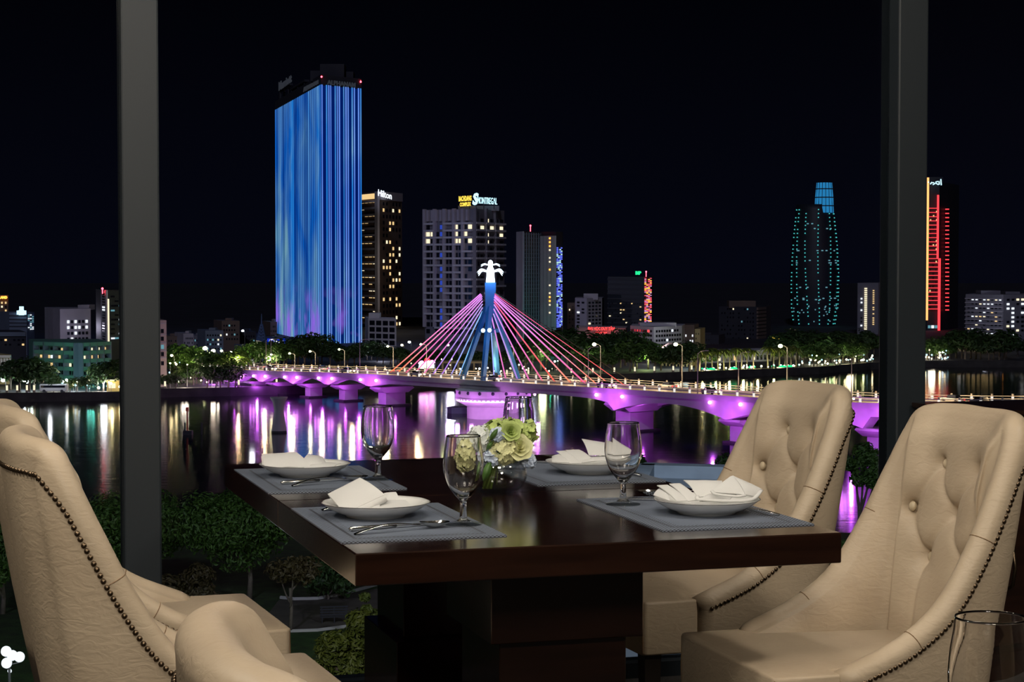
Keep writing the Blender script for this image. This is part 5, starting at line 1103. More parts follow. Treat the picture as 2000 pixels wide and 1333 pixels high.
small_lamps(800, 1100, 34, 700, 736, 6, 40, ('lamp_w', 'cream', 'lamp_c'), 'small lamp on the bank behind the cables', 'lamps behind the cables', .10, .24)
# glowing green fountains under the palms
for i, px in enumerate((1390, 1433, 1541, 1528)):
    q = on_bank(px, 2.5); t = thing('planter', 'green glowing planter under the palm row', 'planter', q, 'green planters'); MB().lathe([(.01, 0), (1.3, 0), (1.6, .6), (1.5, .6), (.01, .5)], 14).build('planter_tub', WALLS['white'], t, world=False); MB().sph((0, 0, .6), 1.1, 12, 8, (1, 1, .45)).build('glowing_bush', EM['green'], t, world=False)
# kiosk, bus, neon sign on the left bank
q = on_bank(224, 7); t = thing('kiosk', 'small yellow lit kiosk against the left window post', 'kiosk', q); MB().box((0, 0, 1.3), (3.2, 2.5, 2.6)).build('kiosk_wall', WALLS['yellow'], t, world=False); MB().box((0, 0, 2.7), (3.8, 3.1, .2)).build('roof', WALLS['white'], t, world=False); MB().box((-.4, -1.3, 1.4), (1.6, .1, 1.1)).build('window', EM['cream'], t, world=False)
light('kiosk_light', 'POINT', q + Vector((0, -3, 2.6)), 160, (1, .85, .4), .3)
M['buspaint'] = mat('white_bus_paint', (.7, .72, .74), .35)
q = on_bank(105, 5.5); t = thing('bus', 'white bus parked on the far quay below the green terraces', 'bus', q); o = MB().box((0, 0, 1.15), (6.2, 2.1, 1.7)).build('bus_body', M['buspaint'], t, world=False); bevelled(o, .25, 3); MB().box((0, -1.07, 1.45), (5.4, .06, .5)).build('window_band', M['dkwin'], t, world=False)
for sx in (-2, 2):
    for sy in (-.95, .95): MB().cyl((sx, sy - .12, .38), (sx, sy + .12, .38), .38, None, 14).build('wheel', WALLS['dark'], t, world=False)
light('bus_stop_light', 'POINT', q + Vector((0, -4, 4)), 260, (.9, .95, 1), .4)
q = on_bank(834, 22); p = P(834, 711, q.y); t = thing('neon_sign', 'pink and white neon dragon shaped sign on the bank behind the cables', 'sign', (p.x, q.y, GZ))
mb = MB(); pts = [P(px, py, q.y) for px, py in ((819, 712), (824, 708), (829, 714), (834, 707), (839, 713), (843, 707), (848, 710))]; mb.tube(curve_pts(pts, 5), .42, 7); mb.build('neon_tube', EM['magenta'], t)
mb = MB().tube(curve_pts([P(px, py, q.y + .3) for px, py in ((818, 716), (828, 717), (840, 716), (848, 716))], 5), .5, 7); mb.build('neon_tube', EM['glow'], t); MB().tube(curve_pts([P(px, py, q.y) for px, py in ((830, 706), (833, 701), (836, 705), (840, 703))], 5), .3, 6).build('neon_tube', EM['red'], t)
mb = MB(); 
for px in (821, 834, 846): a = P(px, 716, q.y + .4); mb.bar((a.x, a.y, GZ), (a.x, a.y, a.z), .2)
mb.build('sign_frame', WALLS['dark'], t)
# pavilion behind the cables
q = on_bank(905, 45); dq = q.y; a = P(862, 707, dq); b = P(945, 712, dq); t = thing('pavilion', 'flat roofed pavilion with thin columns behind the bridge cables', 'pavilion', ((a.x + b.x) / 2, dq, GZ)); MB().box(((a.x + b.x) / 2, dq, a.z), (b.x - a.x, 7, .5)).build('roof', WALLS['yellow'], t)
for k in range(6): x = lerp(a.x + .5, b.x - .5, k / 5); MB().box((x, dq - 3, (GZ + a.z) / 2), (.45, .45, a.z - GZ)).build('column', WALLS['yellow'], t)
light('pavilion_light', 'POINT', ((a.x + b.x) / 2, dq - 1, a.z - 1), 250, (1, .8, .35), .4)
# ---------------------------------------------------------------- the cable stayed bridge
CB = Vector((XX(958, 384), 384, 0)); BT = Vector((0.604, -0.797, 0)).normalized(); BN = Vector((BT.y, -BT.x, 0))
if BN.y > 0: BN = -BN
def s_of(px):
    u = (px - 1000) / F; return (u * CB.y - CB.x) / (BT.x - u * BT.y)
HWD = 6.0
ZP = [(430, 723), (550, 727), (700, 731), (765, 735), (958, 747), (1240, 764), (1460, 778), (1700, 791), (1990, 795), (2150, 796)]
ZS = []
for px, py in ZP:
    s = s_of(px); c = CB + BT * s + BN * HWD
    u0 = px
    for _ in range(6):                       # the pixel belongs to the near edge
        u = (px - 1000) / F; s = (u * (CB.y + BN.y * HWD) - (CB.x + BN.x * HWD)) / (BT.x - u * BT.y); c = CB + BT * s + BN * HWD
    ZS.append((s, P(px, py, c.y).z))
def dz(s):
    if s <= ZS[0][0]: return ZS[0][1]
    for k, ((a, za), (b, zb)) in enumerate(zip(ZS[:-1], ZS[1:])):
        if a <= s <= b: return lerp(za, zb, (s - a) / (b - a))
    return ZS[-1][1]
def dzs(s): return sum(dz(s + k * 4) for k in range(-3, 4)) / 7
def bp(s, w=0.0, z=0.0, absz=None): v = CB + BT * s + BN * w; v.z = dzs(s) + z if absz is None else absz; return v
M['concrete'] = mat('pale_concrete', (.48, .46, .47), .8, var=.12, vscale=.35); M['road'] = mat('road_deck', (.30, .27, .23), .7, var=.15, vscale=.3); M['railing'] = mat('painted_railing', (.50, .47, .42), .5)
M['bluesteel'] = mat('blue_painted_pylon', (.03, .16, .42), .5, var=.1, vscale=.5)
BR = thing('bridge', 'cable stayed bridge with glowing fan of cables and purple lit piers', 'bridge', bp(0, absz=WZ))
PIER = [(462, 3.0, 6.5, 2.0), (505, 3.0, 7.0, 2.0), (550, 3.2, 7.3, 2.2), (612, 3.2, 7.3, 2.2), (680, 3.4, 7.6, 2.4), (765, 5.0, 9.0, 3.0), (1240, 5.6, 10.5, 4.0), (1468, 5.8, 10.5, 4.2), (1740, 5.8, 10.5, 4.2)]
PS = [s_of(p[0]) for p in PIER]
SS0, SS1 = s_of(430), s_of(2150)
def girder(s):
    """girder depth: deep over the piers, thin in the middle of each span"""
    for a, b in zip(PS[:-1], PS[1:]):
        if a <= s <= b:
            if b - a > 70: q = abs(2 * (s - a) / (b - a) - 1); return 1.7 + 0.9 * q**10
            q = abs(2 * (s - a) / (b - a) - 1); big = b > 20; return (1.9 if big else 1.3) + (2.1 if big else 1.5) * q**2
    return 2.0
N = 150
def strip_mesh(wa, wb, za, zb, name, m, s0=SS0, s1=SS1, n=N, fz=None):
    vs = []; fs = []
    for i in range(n + 1):
        s = lerp(s0, s1, i / n); zl = zb(s) if callable(zb) else zb
        vs += [bp(s, wa, za), bp(s, wb, za), bp(s, wb, zl), bp(s, wa, zl)]
    for i in range(n):
        for k in range(4): fs.append((i * 4 + k, i * 4 + (k + 1) % 4, i * 4 + 4 + (k + 1) % 4, i * 4 + 4 + k))
    fs += [(3, 2, 1, 0), (n * 4, n * 4 + 1, n * 4 + 2, n * 4 + 3)]
    return MB().add(vs, fs).build(name, m, BR, recalc=True)
strip_mesh(-HWD, HWD, 0, -.5, 'deck_slab', M['road'])
strip_mesh(HWD - .5, HWD + .25, .18, -.75, 'edge_beam', M['concrete']); strip_mesh(-HWD - .25, -HWD + .5, .18, -.75, 'edge_beam', M['concrete'])
strip_mesh(HWD - 2.6, HWD - .3, -.5, lambda s: -girder(s), 'girder', M['concrete']); strip_mesh(-HWD + .3, -HWD + 2.6, -.5, lambda s: -girder(s), 'girder', M['concrete'])
strip_mesh(-.25, .25, .35, 0, 'median_kerb', M['concrete'])
for wv_ in (HWD, -HWD):
    for zz in (.55, .95): strip_mesh(wv_ - .05, wv_ + .05, zz + .05, zz - .05, 'handrail', M['railing'], n=60)
pbm = MB().box((0, 0, .55), (.22, .22, 1.25)).mesh('railing_post'); pbm.materials.append(M['railing']); plm = MB().box((0, 0, .45), (.28, .28, .62)).mesh('post_lamp'); plm.materials.append(emat('post_lamp_glow', (1.0, .93, .85), 1.0))
s = SS0 + 2; k = 0; o0 = rootloc(BR)
while s < SS1:
    for wv_ in (HWD + .1, -HWD - .1):
        o = link(bpy.data.objects.new('railing_post', pbm)); o.parent = BR; o.location = bp(s, wv_, .1) - o0; o.rotation_euler = (0, 0, math.atan2(BT.y, BT.x))
        q = link(bpy.data.objects.new('post_lamp', plm)); q.parent = o; q.location = (0, 0, 0)
    s += 3.9
for (px, wc, wcap, lz), s in zip(PIER, PS):
    zt = dzs(s) - girder(s) + .1; hc = .30 * (zt - WZ); ang = math.atan2(BN.y, BN.x); capb = zt - min(1.6, hc)
    def rect(w2, l2, z): return [bp(s + b * l2, a * w2, absz=z) for a, b in ((-1, -1), (1, -1), (1, 1), (-1, 1))]
    MB().hexa(rect(wc / 2, lz / 2, WZ - .5), rect(wc / 2, lz / 2, capb + .05)).build('pier_column', M['concrete'], BR)
    mb = MB(); pr = [(-wcap / 2, zt - .35), (-wcap / 2 + .4, zt), (wcap / 2 - .4, zt), (wcap / 2, zt - .35), (wc / 2 + .5, capb), (-wc / 2 - .5, capb)]; n = len(pr); lh = lz / 2 + .5
    mb.add([bp(s - lh, a, absz=z) for a, z in pr] + [bp(s + lh, a, absz=z) for a, z in pr], [tuple(range(n)), tuple(range(2 * n - 1, n - 1, -1))] + [(i, i + n, (i + 1) % n + n, (i + 1) % n) for i in range(n)]); mb.build('pier_cap', M['concrete'], BR, recalc=True)
    MB().hexa(rect(wc / 2 + .9, lz / 2 + .9, WZ - .6), rect(wc / 2 + .9, lz / 2 + .9, WZ + .35)).build('pier_footing', M['quay'], BR)
    big = wc > 4.9; e = 2000 if big else 1100
    light('pier_floodlight', 'POINT', bp(s + 1.0, wcap / 2 + (4.5 if big else 3.6), absz=zt - .3), e, (.62, .10, 1.0), .22)
    light('pier_floodlight', 'POINT', bp(s + (5.5 if big else 3.2), HWD - 3.2, absz=zt - .5), e * .18, (.66, .10, 1.0), .22)
    for ds in (-(lz / 2 + 1.6), lz / 2 + 1.6): 
        f = MB().sph(bp(s + ds, HWD + .1, -1.15), .30, 10, 7).build('floodlight', EM['lamp_p'], BR); 
        light('girder_floodlight', 'POINT', bp(s + ds, HWD + .9, -1.2), 95 if big else 60, (.7, .15, 1.0), .25)
# pylon
zb0 = dzs(0)
zj = ZZ(603, 384); zs0 = ZZ(552, 384); ztop = ZZ(508, 384)
for w_ in (4.7, -4.7):
    for a_ in (-3.7, 3.7):
        foot = bp(a_ * 1.0, w_, absz=zb0 - 1.0); head = bp(a_ * .12, w_ * .10, absz=zj + .5); mb = MB()
        def sq(c, wq): return [c + BT * (x * wq) + BN * (y * wq) for x, y in ((-1, -1), (1, -1), (1, 1), (-1, 1))]
        mb.hexa(sq(foot, .38), sq(head, .46)).build('pylon_leg', M['bluesteel'], BR)
c0, c1 = bp(0, 0, absz=zj - 1.0), bp(0, 0, absz=zs0)
MB().hexa([c0 + Vector((x, y, 0)) for x, y in ((-.95, -.95), (.95, -.95), (.95, .95), (-.95, .95))], [c1 + Vector((x, y, 0)) for x, y in ((-1.1, -1.1), (1.1, -1.1), (1.1, 1.1), (-1.1, 1.1))]).build('pylon_shaft', M['bluesteel'], BR)
xb = ZZ(646, 384); MB().hexa([bp(-1.5, w_, absz=xb - .4) if i < 2 else bp(1.5, w_, absz=xb - .4) for i, w_ in enumerate((-1.9, 1.9, 1.9, -1.9))], [bp(-1.5, w_, absz=xb + .4) if i < 2 else bp(1.5, w_, absz=xb + .4) for i, w_ in enumerate((-1.9, 1.9, 1.9, -1.9))]).build('pylon_crossbeam', M['bluesteel'], BR)
for px, py in ((943.5, 646), (956, 645.5)): p = P(px, py, 379); MB().sph(p, .42, 10, 8).build('pylon_lamp', EM['glow'], BR); light('pylon_lamp_light', 'POINT', p + Vector((0, -1.2, 0)), 120, (.6, .8, 1), .4)
# lit lotus figure on top
fz = zs0; fg = MB().lathe([(.88, 0), (.92, .2), (.80, 1.2), (.78, 2.2), (.70, 2.7), (.52, 3.0), (.44, 3.3), (.50, 3.7), (.48, 4.1), (.28, 4.4), (.01, 4.5)], 20, (c1.x, c1.y, fz)).build('pylon_figure', EM['glow'], BR, smooth=True)
for sd in (-1, 1):
    for k in range(3):
        a = .15 + .26 * k; ln = 1.9 - .12 * k; b0 = Vector((c1.x + sd * .8, c1.y - .2, fz + 2.35 - .12 * k))
        MB().tube(curve_pts([b0, b0 + Vector((sd * ln * .55, 0, .35 - .12 * k)), b0 + Vector((sd * ln * (.95), 0, -.35 - .22 * k))], 4), [.09] * 8 + [.04], 6).build('lit_petal', EM['glow'], fg)
    for k in range(2):
        b0 = Vector((c1.x + sd * .5, c1.y - .2, fz + 3.55 - .1 * k)); MB().tube(curve_pts([b0, b0 + Vector((sd * .7, 0, .2 - .1 * k)), b0 + Vector((sd * 1.4, 0, -.1 - .2 * k))], 4), [.07] * 8 + [.03], 6).build('lit_petal', EM['glow'], fg)
light('figure_glow', 'POINT', (c1.x, c1.y - 3, fz + 1), 900, (.35, .6, 1), .8); light('pylon_uplight', 'POINT', (c1.x - 3.5, c1.y - 7, zj - 3), 420, (.15, .5, 1.0), .5); light('pylon_uplight', 'POINT', (c1.x + 4.5, c1.y - 7, zj - 9), 300, (.2, .5, 1.0), .5)
light('pylon_uplight', 'POINT', bp(-5, 8, 2.5), 120, (.8, .9, .3), .4)
# cables: led tubes whose colour runs along them
def cablemat(name, top, bot, st):
    m = bpy.data.materials.new(name); m.use_nodes = True; t = m.node_tree; t.nodes.clear(); e = t.nodes.new('ShaderNodeEmission'); o = t.nodes.new('ShaderNodeOutputMaterial'); t.links.new(e.outputs[0], o.inputs[0])
    c = t.nodes.new('ShaderNodeTexCoord'); s = t.nodes.new('ShaderNodeSeparateXYZ'); t.links.new(c.outputs['Object'], s.inputs[0]); r = t.nodes.new('ShaderNodeMapRange'); r.inputs['From Min'].default_value = dzs(0) - WZ; r.inputs['From Max'].default_value = ZZ(580, 384) - WZ; t.links.new(s.outputs['Z'], r.inputs[0])
    x = t.nodes.new('ShaderNodeMix'); x.data_type = 'RGBA'; t.links.new(r.outputs[0], x.inputs['Factor']); x.inputs[6].default_value = (*bot, 1); x.inputs[7].default_value = (*top, 1); t.links.new(x.outputs[2], e.inputs[0]); e.inputs[1].default_value = st * 1.3; m.cycles.emission_sampling = 'NONE'; return m
CM = {'or': cablemat('cable_orange_violet', (.72, .22, .85), (1.0, .20, .05), 1.25), 'pk': cablemat('cable_pink_violet', (.70, .28, .90), (1.0, .12, .25), 1.0), 'mg': cablemat('cable_magenta', (.66, .30, .95), (.85, .15, .45), .95), 'vi': cablemat('cable_violet', (.55, .40, 1.0), (.45, .20, .75), .9), 'bl': cablemat('cable_blue', (.25, .60, 1.0), (.35, .30, .9), .9), 'cy': cablemat('cable_cyan', (.15, .65, .9), (.25, .45, .9), .9), 'rd': cablemat('cable_red', (.9, .12, .35), (1.0, .12, .06), .95), 'dk': mat('plain_cable', (.25, .18, .12), .6)}
def cable(px0, py0, px1, py1, m, r, wt=.35):
    # foot on the deck centre line, head on the shaft
    s = s_of(px1); f = bp(s, 0.0, .3); d = 383.0; h = P(px0, py0, d); h = Vector((h.x, c1.y + (h.x - c1.x) * (BT.y / BT.x) * .5, h.z)); MB().cyl(f, h, r, r, 6).build('cable', CM[m], BR)
for px0, py0, px1, m, r in ((938, 575, 762, 'or', .13), (940, 577, 776, 'or', .13), (941, 580, 792, 'pk', .13), (941, 584, 809, 'pk', .13), (942, 589, 827, 'mg', .12), (942, 595, 845, 'vi', .12), (942, 602, 862, 'vi', .12), (942, 609, 880, 'bl', .12), (943, 616, 896, 'cy', .11),
                      (957, 612, 965, 'bl', .11), (957, 606, 988, 'mg', .12), (958, 598, 1011, 'vi', .12), (958, 591, 1034, 'mg', .13), (959, 586, 1060, 'pk', .13), (959, 582, 1084, 'rd', .14), (959, 579, 1115, 'or', .14), (960, 576, 1144, 'pk', .16), (960, 574, 1166, 'or', .10), (960, 572, 1193, 'or', .08), (960, 570, 1222, 'rd', .07), (961, 569, 1249, 'dk', .07)):
    cable(px0, py0, px1, 0, m, r)
# round pylon pier
cx_, cy_ = c1.x + .6, 379.0; d_ = 376.0
def zq(y): return ZZ(y, 372)
tiers = [(7.6, zq(762), zq(779), 'drum_wall'), ]
M['scallop'] = emat('scallop_glow', (1.0, .80, 1.0), 1.5)
MB().lathe([(5.2, WZ - .5), (5.2, zq(799)), (5.35, zq(798))], 40, (cx_, cy_, 0)).build('pier_drum', M['concrete'], BR, smooth=True)
MB().lathe([(5.35, zq(798)), (7.3, zq(788)), (7.35, zq(787))], 40, (cx_, cy_, 0)).build('pier_flare', M['concrete'], BR, smooth=True)
MB().lathe([(7.35, zq(787.5)), (7.4, zq(783))], 40, (cx_, cy_, 0)).build('light_band', M['scallop'], BR, smooth=True)
MB().lathe([(7.45, zq(783)), (7.5, zq(766)), (7.2, zq(765)), (.01, zq(765))], 40, (cx_, cy_, 0)).build('drum_parapet', M['concrete'], BR)
for k in range(26):
    a = PI + PI * (k + .5) / 26; c = Vector((cx_ + 7.5 * math.cos(a), cy_ + 7.5 * math.sin(a), 0)); n_ = Vector((math.cos(a), math.sin(a), 0)); t_ = Vector((-n_.y, n_.x, 0)); q = [c + t_ * (x * .44) + n_ * .06 for x in (-1, 1)]
    MB().add([(q[0].x, q[0].y, zq(781)), (q[1].x, q[1].y, zq(781)), (c.x + n_.x * .06, c.y + n_.y * .06, zq(785.5))] + [(q[0].x - n_.x * .12, q[0].y - n_.y * .12, zq(781)), (q[1].x - n_.x * .12, q[1].y - n_.y * .12, zq(781)), (c.x - n_.x * .06, c.y - n_.y * .06, zq(785.5))], [(0, 1, 2), (5, 4, 3), (0, 3, 4, 1), (1, 4, 5, 2), (2, 5, 3, 0)]).build('scallop', M['concrete'], BR)
for k in range(9):
    a = PI + PI * (k + .5) / 9; MB().sph((cx_ + 7.5 * math.cos(a), cy_ + 7.5 * math.sin(a), zq(770)), .34, 10, 7, (1, .6, 1)).build('porthole', WALLS['dark'], BR)
for a in (-.45, -.8, -1.15, -1.57, -2.0, -2.35, -2.7): light('pier_floodlight', 'POINT', (cx_ + 9.8 * math.cos(a), cy_ + 9.8 * math.sin(a), zq(806)), 560, (.80, .30, 1.0), .4)
for a in (-.3, -1.0, -1.57, -2.1, -2.85): light('drum_light', 'POINT', (cx_ + 9.2 * math.cos(a), cy_ + 9.2 * math.sin(a), zq(780)), 130, (.70, .12, 1.0), .3)
for x in (-1, 1): MB().sph((cx_ + x * 8.2, cy_ - 1, zq(775)), .25, 8, 6).build('floodlight', EM['lamp_p'], BR)
# road lamps on the bridge
for i, (px, py, sd) in enumerate(((1140, 672, -1), (1300, 672, -1), (1506, 675, -1), (1718, 680, -1), (970, 676, -1), (800, 672, -1), (735, 676, -1), (640, 682, -1), (583, 686, -1), (543, 690, -1), (507, 692, -1))):
    s = s_of(px) ; b = bp(s, -HWD + .6, .1); b = bp(s_of(px) - 1.5, -HWD + .6, .1); h = P(px, py, b.y).z - b.z; e = street_lamp(b, max(3, h - .35), 'tall arm lamp standing on the bridge deck', 'lamp_y', 'lamps on the bridge deck', arm=1.35, r=.38 if px > 900 else .26, adir=(-.9, -.2))
    light('road_lamp', 'POINT', e - Vector((0, 0, .6)), 260, (1, .85, .5), .3)
for px in (1195, 1490, 1410, 1712, 745, 570, 560): s = s_of(px); b = bp(s, HWD - .4, .1); t = thing('street_lamp', 'slim unlit arm lamp along the near side of the bridge', 'lamp', b, 'unlit lamps on the bridge'); MB().cyl((0, 0, 0), (0, 0, 7), .09, .06, 7).build('pole', M['pole'], t, world=False); MB().tube([(0, 0, 6.9), (.5, .1, 7.3), (1.4, .3, 7.45)], .05, 6).build('arm', M['pole'], t, world=False); MB().box((1.6, .3, 7.42), (.6, .2, .12)).build('lamp_head', M['pole'], t, world=False)
s = SS0 + 6
while s < SS1 - 5:
    light('deck_fill', 'POINT', bp(s, -1.5, 2.6), 1900, (1.0, .68, .36), .4); s += 13  # added warm points brighten the deck, standing in for light trails
# cars with their lights on
M['car'] = mat('car_paint', (.3, .3, .32), .3, coat=.5); rc = random.Random(9)
for i in range(16):
    s = lerp(SS0 + 8, SS1 - 8, (i + .5) / 16) + rc.uniform(-4, 4); w_ = 3.0 if i % 2 else -3.0; b = bp(s, w_, .02); t = thing('car', 'small car with its lights on crossing the bridge', 'car', b, 'cars on the bridge', math.atan2(BT.y, BT.x) + (0 if i % 2 else PI))
    o = MB().box((0, 0, .45), (3.6, 1.55, .5)).build('car_body', M['car'], t, world=False); bevelled(o, .12, 2); MB().box((-.15, 0, .92), (1.9, 1.35, .5), 0, .78).build('cabin', M['dkwin'], t, world=False)
    for sy in (-.5, .5): MB().box((1.82, sy, .5), (.08, .36, .2)).build('headlight', EM['lamp_w'], t, world=False); MB().box((-1.82, sy, .52), (.08, .36, .2)).build('tail_light', EM['red'], t, world=False)
    for sx in (-1.15, 1.15):
        for sy in (-.72, .72): MB().cyl((sx, sy - .08, .28), (sx, sy + .08, .28), .28, None, 10).build('wheel', WALLS['dark'], t, world=False)
# small boat restaurant behind the pylon pier
q = P(940, 757, 392); t = thing('boat', 'low boat with orange lit awning moored behind the round pier', 'boat', (q.x, 392, WZ)); MB().prism([(q.x - 6, 389.5), (q.x + 6, 389.5), (q.x + 7.5, 392), (q.x + 6, 394.5), (q.x - 6, 394.5), (q.x - 7, 392)], WZ - .2, WZ + 1.2).build('hull', WALLS['bluegrey'], t); MB().box((q.x, 392, WZ + 3.2), (10, 4, .2)).build('awning', WALLS['brown'], t)
for k in range(6): MB().cyl((q.x - 4.5 + 1.8 * k, 390.2, WZ + 1.2), (q.x - 4.5 + 1.8 * k, 390.2, WZ + 3.2), .06).build('post', M['pole'], t)
for k in range(9): MB().sph((q.x - 4.6 + 1.15 * k, 390, WZ + 2.95), .16, 7, 5).build('lantern', EM['orange'], t)
# hourglass marker and red beacon in the river
d = DW(846); p = P(545, 840, d); t = thing('river_marker', 'pale hourglass shaped concrete marker standing in the river', 'marker', (p.x, d, WZ)); HM = ZZ(776, d) - WZ
MB().lathe([(1.35, 0), (1.35, .5), (1.28, .16 * HM), (1.05, .38 * HM), (.86, .58 * HM), (.90, .70 * HM), (1.15, .86 * HM), (1.55, .97 * HM), (1.6, HM), (.01, HM)], 28, (p.x, d, WZ)).build('marker_body', WALLS['pale'], t, smooth=True); MB().lathe([(1.4, -.4), (1.4, .35), (.01, .35)], 28, (p.x, d, WZ)).build('marker_base', WALLS['dark'], t)
MB().cyl((p.x, d, WZ + HM), (p.x, d, WZ + HM + .5), .05).build('marker_rod', WALLS['dark'], t); light('marker_light', 'POINT', (p.x - 5, d + 1, WZ + HM * .8), 160, (.95, .95, 1), .5)
d = DW(850); p = P(367, 850, d); t = thing('beacon', 'red navigation beacon on a dark platform in the river', 'beacon', (p.x, d, WZ)); MB().box((p.x, d, WZ + .25), (1.6, 1.6, .9)).build('platform', WALLS['dark'], t); z1 = ZZ(796, d); MB().cyl((p.x - .1, d, WZ + .6), (p.x - .1, d, z1), .16, .12).build('mast', mat('red_beacon_paint', (.30, .03, .02), .6), t); MB().cyl((p.x - .1, d, z1 - .7), (p.x - .1, d, z1), .3, .25).build('lantern', mat('red_lantern', (.5, .05, .03), .4), t)
for dx in (-.55, 2.4): MB().cyl((p.x + dx, d + .3, WZ - .3), (p.x + dx, d + .3, ZZ(826, d)), .16).build('pile', WALLS['dark'], t)

# ---------------------------------------------------------------- park below the window
def park_tree(label, base, top, wid, m, n, size, seed, blobs=12, trunk_h=.35, group=None, forks=4, flat=.8):
    rr = random.Random(seed); b = Vector(base); H = top - b.z; t = thing('tree', label, 'tree', b, group); bl = []
    for k in range(blobs):
        a = rr.uniform(0, 6.28); q = rr.uniform(.15, .72) * wid / 2; bl.append(((b.x + q * math.cos(a), b.y + q * math.sin(a), b.z + H * rr.uniform(trunk_h + .15, .86)), wid * rr.uniform(.15, .24), flat))
    mb = MB(); leafcloud(mb, bl, n, size, rr); mb.build('foliage', m, t, kind='stuff')
    th = H * trunk_h; o = MB().tube([b - Vector((0, 0, .1)), b + Vector((.1, 0, th * .5)), b + Vector((0, .05, th))], [.028 * H, .022 * H, .018 * H], 8).build('trunk', M['bark'], t, smooth=True)
    for k in range(forks):
        c = Vector(bl[k * (blobs // max(1, forks))][0]); s0 = b + Vector((0, 0, th * (.55 + .12 * k))); MB().tube(curve_pts([s0, lerp(s0, c, .45) + Vector((0, 0, -.04 * H)), c], 4), [.013 * H] * 4 + [.009 * H] * 4 + [.004 * H], 6).build('branch', M['bark'], t, smooth=True)
    return t
def gp(px, py): return G(px, py, PZ)
def pk(label, px, pybase, pytop, wpx, m, n, size, seed, **k):
    b = gp(px, pybase); park_tree(label, b, ZZ(pytop, b.y), wpx / F * b.y, m, n, size, seed, **k)
pk('bushy green park tree with forked pale trunk under the table corner', 487, 1172, 955, 300, M['fol2'], 15000, .22, 3, blobs=16, trunk_h=.36)
pk('green park tree half hidden by the left window post', 255, 1165, 965, 250, M['fol2'], 11000, .22, 4, blobs=14, trunk_h=.30)
pk('green park tree between the left chair and the window post', 170, 1180, 985, 220, M['fol2'], 10000, .22, 14, blobs=13, trunk_h=.25)
pk('dark park tree at the left edge beyond the nailed chair', 5, 1200, 1000, 190, M['fol2'], 8000, .22, 5, blobs=12, trunk_h=.3)
pk('thin young tree with sparse brownish leaves and a straight pale trunk', 567, 1236, 1078, 130, M['fol4'], 900, .24, 6, blobs=9, trunk_h=.55, forks=4)
pk('low dark bush with reddish leaves at the foot of the forked tree', 375, 1190, 1100, 150, M['fol4'], 2200, .26, 7, blobs=9, trunk_h=.05, forks=2)
pk('dark bush in front of the river under the table edge', 640, 1172, 1075, 170, M['fol'], 2600, .26, 8, blobs=9, trunk_h=.1, forks=2)
b = P(668, 1290, 92); park_tree('yellow green shrub tree beside the table pedestal', (b.x, 92, PZ), ZZ(1120, 92), 4.2, M['fol3'], 9000, .17, 9, blobs=15, trunk_h=.35)
pk('yellow green tall bush left of the pedestal', 725, 1250, 1140, 60, M['fol3'], 1500, .2, 19, blobs=6, trunk_h=.1, forks=2)
for px, top, wpx, sd, lb in ((1265, 866, 90, 11, 'dark tree top behind the pale roof, right of the front goblet'), (1345, 885, 120, 12, 'dark wide bush top in the middle behind the pale roof'), (1425, 862, 100, 13, 'dark tree top behind the pale roof beside the far chair'), (1680, 840, 110, 15, 'dark tree between the two right chairs')):
    d = 188 if px < 1600 else 190; p = P(px, top, d); park_tree(lb, (p.x, d, PZ), p.z, wpx / F * d, M['fol'] if px < 1600 else M['fol2'], 2600, .26, sd, blobs=9, trunk_h=.35)
b = P(1665, 1080, 150); park_tree('bright green bush lit by a lamp between the right chairs', (b.x, 150, PZ), ZZ(1030, 150), 4.5, M['fol2'], 2200, .22, 16, blobs=8, trunk_h=.1, forks=2)
# path, kerb, bench
struct(MB().add([G(x, y, PZ + .03) for x, y in ((545, 1172), (620, 1168), (740, 1150), (790, 1160), (790, 1215), (690, 1228), (590, 1236), (500, 1230))], [(0, 7, 6, 5, 4, 3, 2, 1)]).build('path_park', mat('park_path', (.10, .085, .075), .9, var=.2, vscale=.6)))
struct(MB().tube([G(x, y, PZ + .1) for x, y in ((548, 1168), (575, 1171), (620, 1170), (665, 1162), (710, 1150), (760, 1135))], .16, 6).build('trim_kerb', M['concrete'])); struct(MB().tube([G(x, y, PZ + .1) for x, y in ((560, 1234), (620, 1232), (680, 1224), (760, 1208))], .14, 6).build('trim_path', M['concrete']))
q = gp(653, 1218); t = thing('bench', 'dark slatted park bench beside the path', 'bench', q, None, .15)
for k in range(4): MB().box((0, .35 + .03 * k, .62 + .2 * k), (2.2, .05, .12)).build('slat', WALLS['dark'], t, world=False)
for k in range(3): MB().box((0, -.1 + .17 * k, .5), (2.2, .12, .05)).build('slat', WALLS['dark'], t, world=False)
for x in (-.95, 0, .95): MB().box((x, .1, .25), (.07, .5, .5)).build('leg', WALLS['dark'], t, world=False); MB().box((x, .4, .8), (.07, .05, .8)).build('back_post', WALLS['dark'], t, world=False)
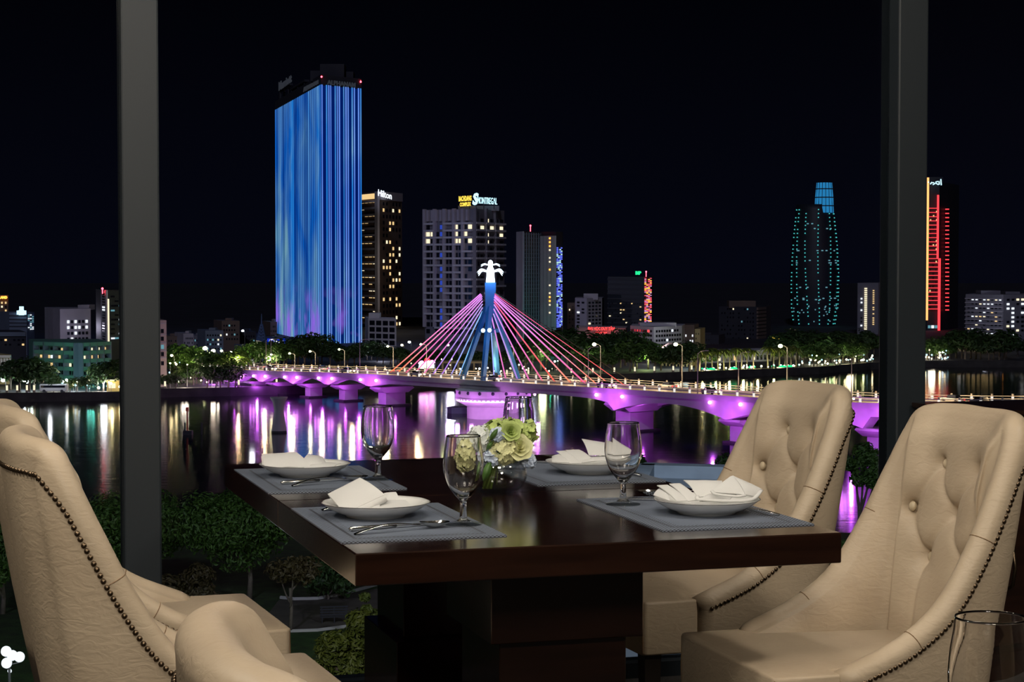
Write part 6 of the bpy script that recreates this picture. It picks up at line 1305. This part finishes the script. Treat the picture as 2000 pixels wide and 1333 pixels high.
# globe lamp at the left edge
p = P(18, 1290, 118); t = thing('globe_lamp', 'park lamp with white globes at the lower left edge', 'lamp', (p.x, 118, PZ)); MB().cyl((p.x, 118, PZ), (p.x, 118, p.z), .08).build('post', M['pole'], t)
gl = emat('globe_glow', (.85, .95, 1.0), 1.2)
for px, py in ((12, 1273), (38, 1284), (13, 1296), (24, 1281)): e = P(px, py, 118 - (.3 if px < 20 else 0)); MB().tube([(p.x, 118, p.z - .3), (e.x, e.y, e.z - .35)], .03, 5).build('arm', M['pole'], t); MB().sph(e, .33, 14, 10).build('globe', gl, t, smooth=True)
light('globe_light', 'POINT', P(18, 1270, 115), 160, (.85, .95, 1), .4)
p = P(18, 1235, 128); t = thing('path_light', 'small low path light near the left edge', 'light', (p.x, 128, PZ)); MB().cyl((p.x, 128, PZ), (p.x, 128, PZ + .7), .08).build('post', M['pole'], t); MB().sph((p.x, 128, PZ + .8), .15, 8, 6).build('lamp_head', gl, t)
# pale roof below, between table and far chair
zr = -13.0; ya, yb = 930, 968; A_, B_, C_, D_ = G(1210, 985, zr), G(1470, 985, zr), G(1470, 912, zr), G(1255, 906, zr)
t = thing('pavilion_roof', 'flat pale blue roof with a raised rim below the window', 'roof', ((A_.x + C_.x) / 2, (A_.y + C_.y) / 2, PZ)); M['rooffelt'] = mat('pale_roof_felt', (.30, .36, .42), .8, var=.12, vscale=.6)
MB().prism([(v.x, v.y) for v in (A_, B_, C_, D_)], PZ, zr - .9).build('building_body', M['rooffelt'], t)
for a, b in ((D_, C_), (C_, B_), (A_, D_), (B_, A_)): MB().bar((a.x, a.y, zr - .45), (b.x, b.y, zr - .45), 1.8, .9).build('roof_rim', M['rooffelt'], t)
light('roof_floodlight', 'AREA', ((A_.x + C_.x) / 2, A_.y - 6, zr + 14), 3600, (.78, .88, 1), 4, target=((A_.x + C_.x) / 2, (A_.y + C_.y) / 2, zr))
# added point lights without posts that brighten the park crowns
for px, py, d, e, c in ((430, 1000, 115, 1300, (.8, 1, .5)), (230, 1000, 118, 800, (.7, 1, .55)), (640, 1090, 80, 1100, (1, .95, .6)), (1660, 1000, 130, 300, (.6, 1, .6)), (600, 1120, 130, 200, (1, .85, .6))): light('park_fill', 'POINT', P(px, py, d), e, c, .6)
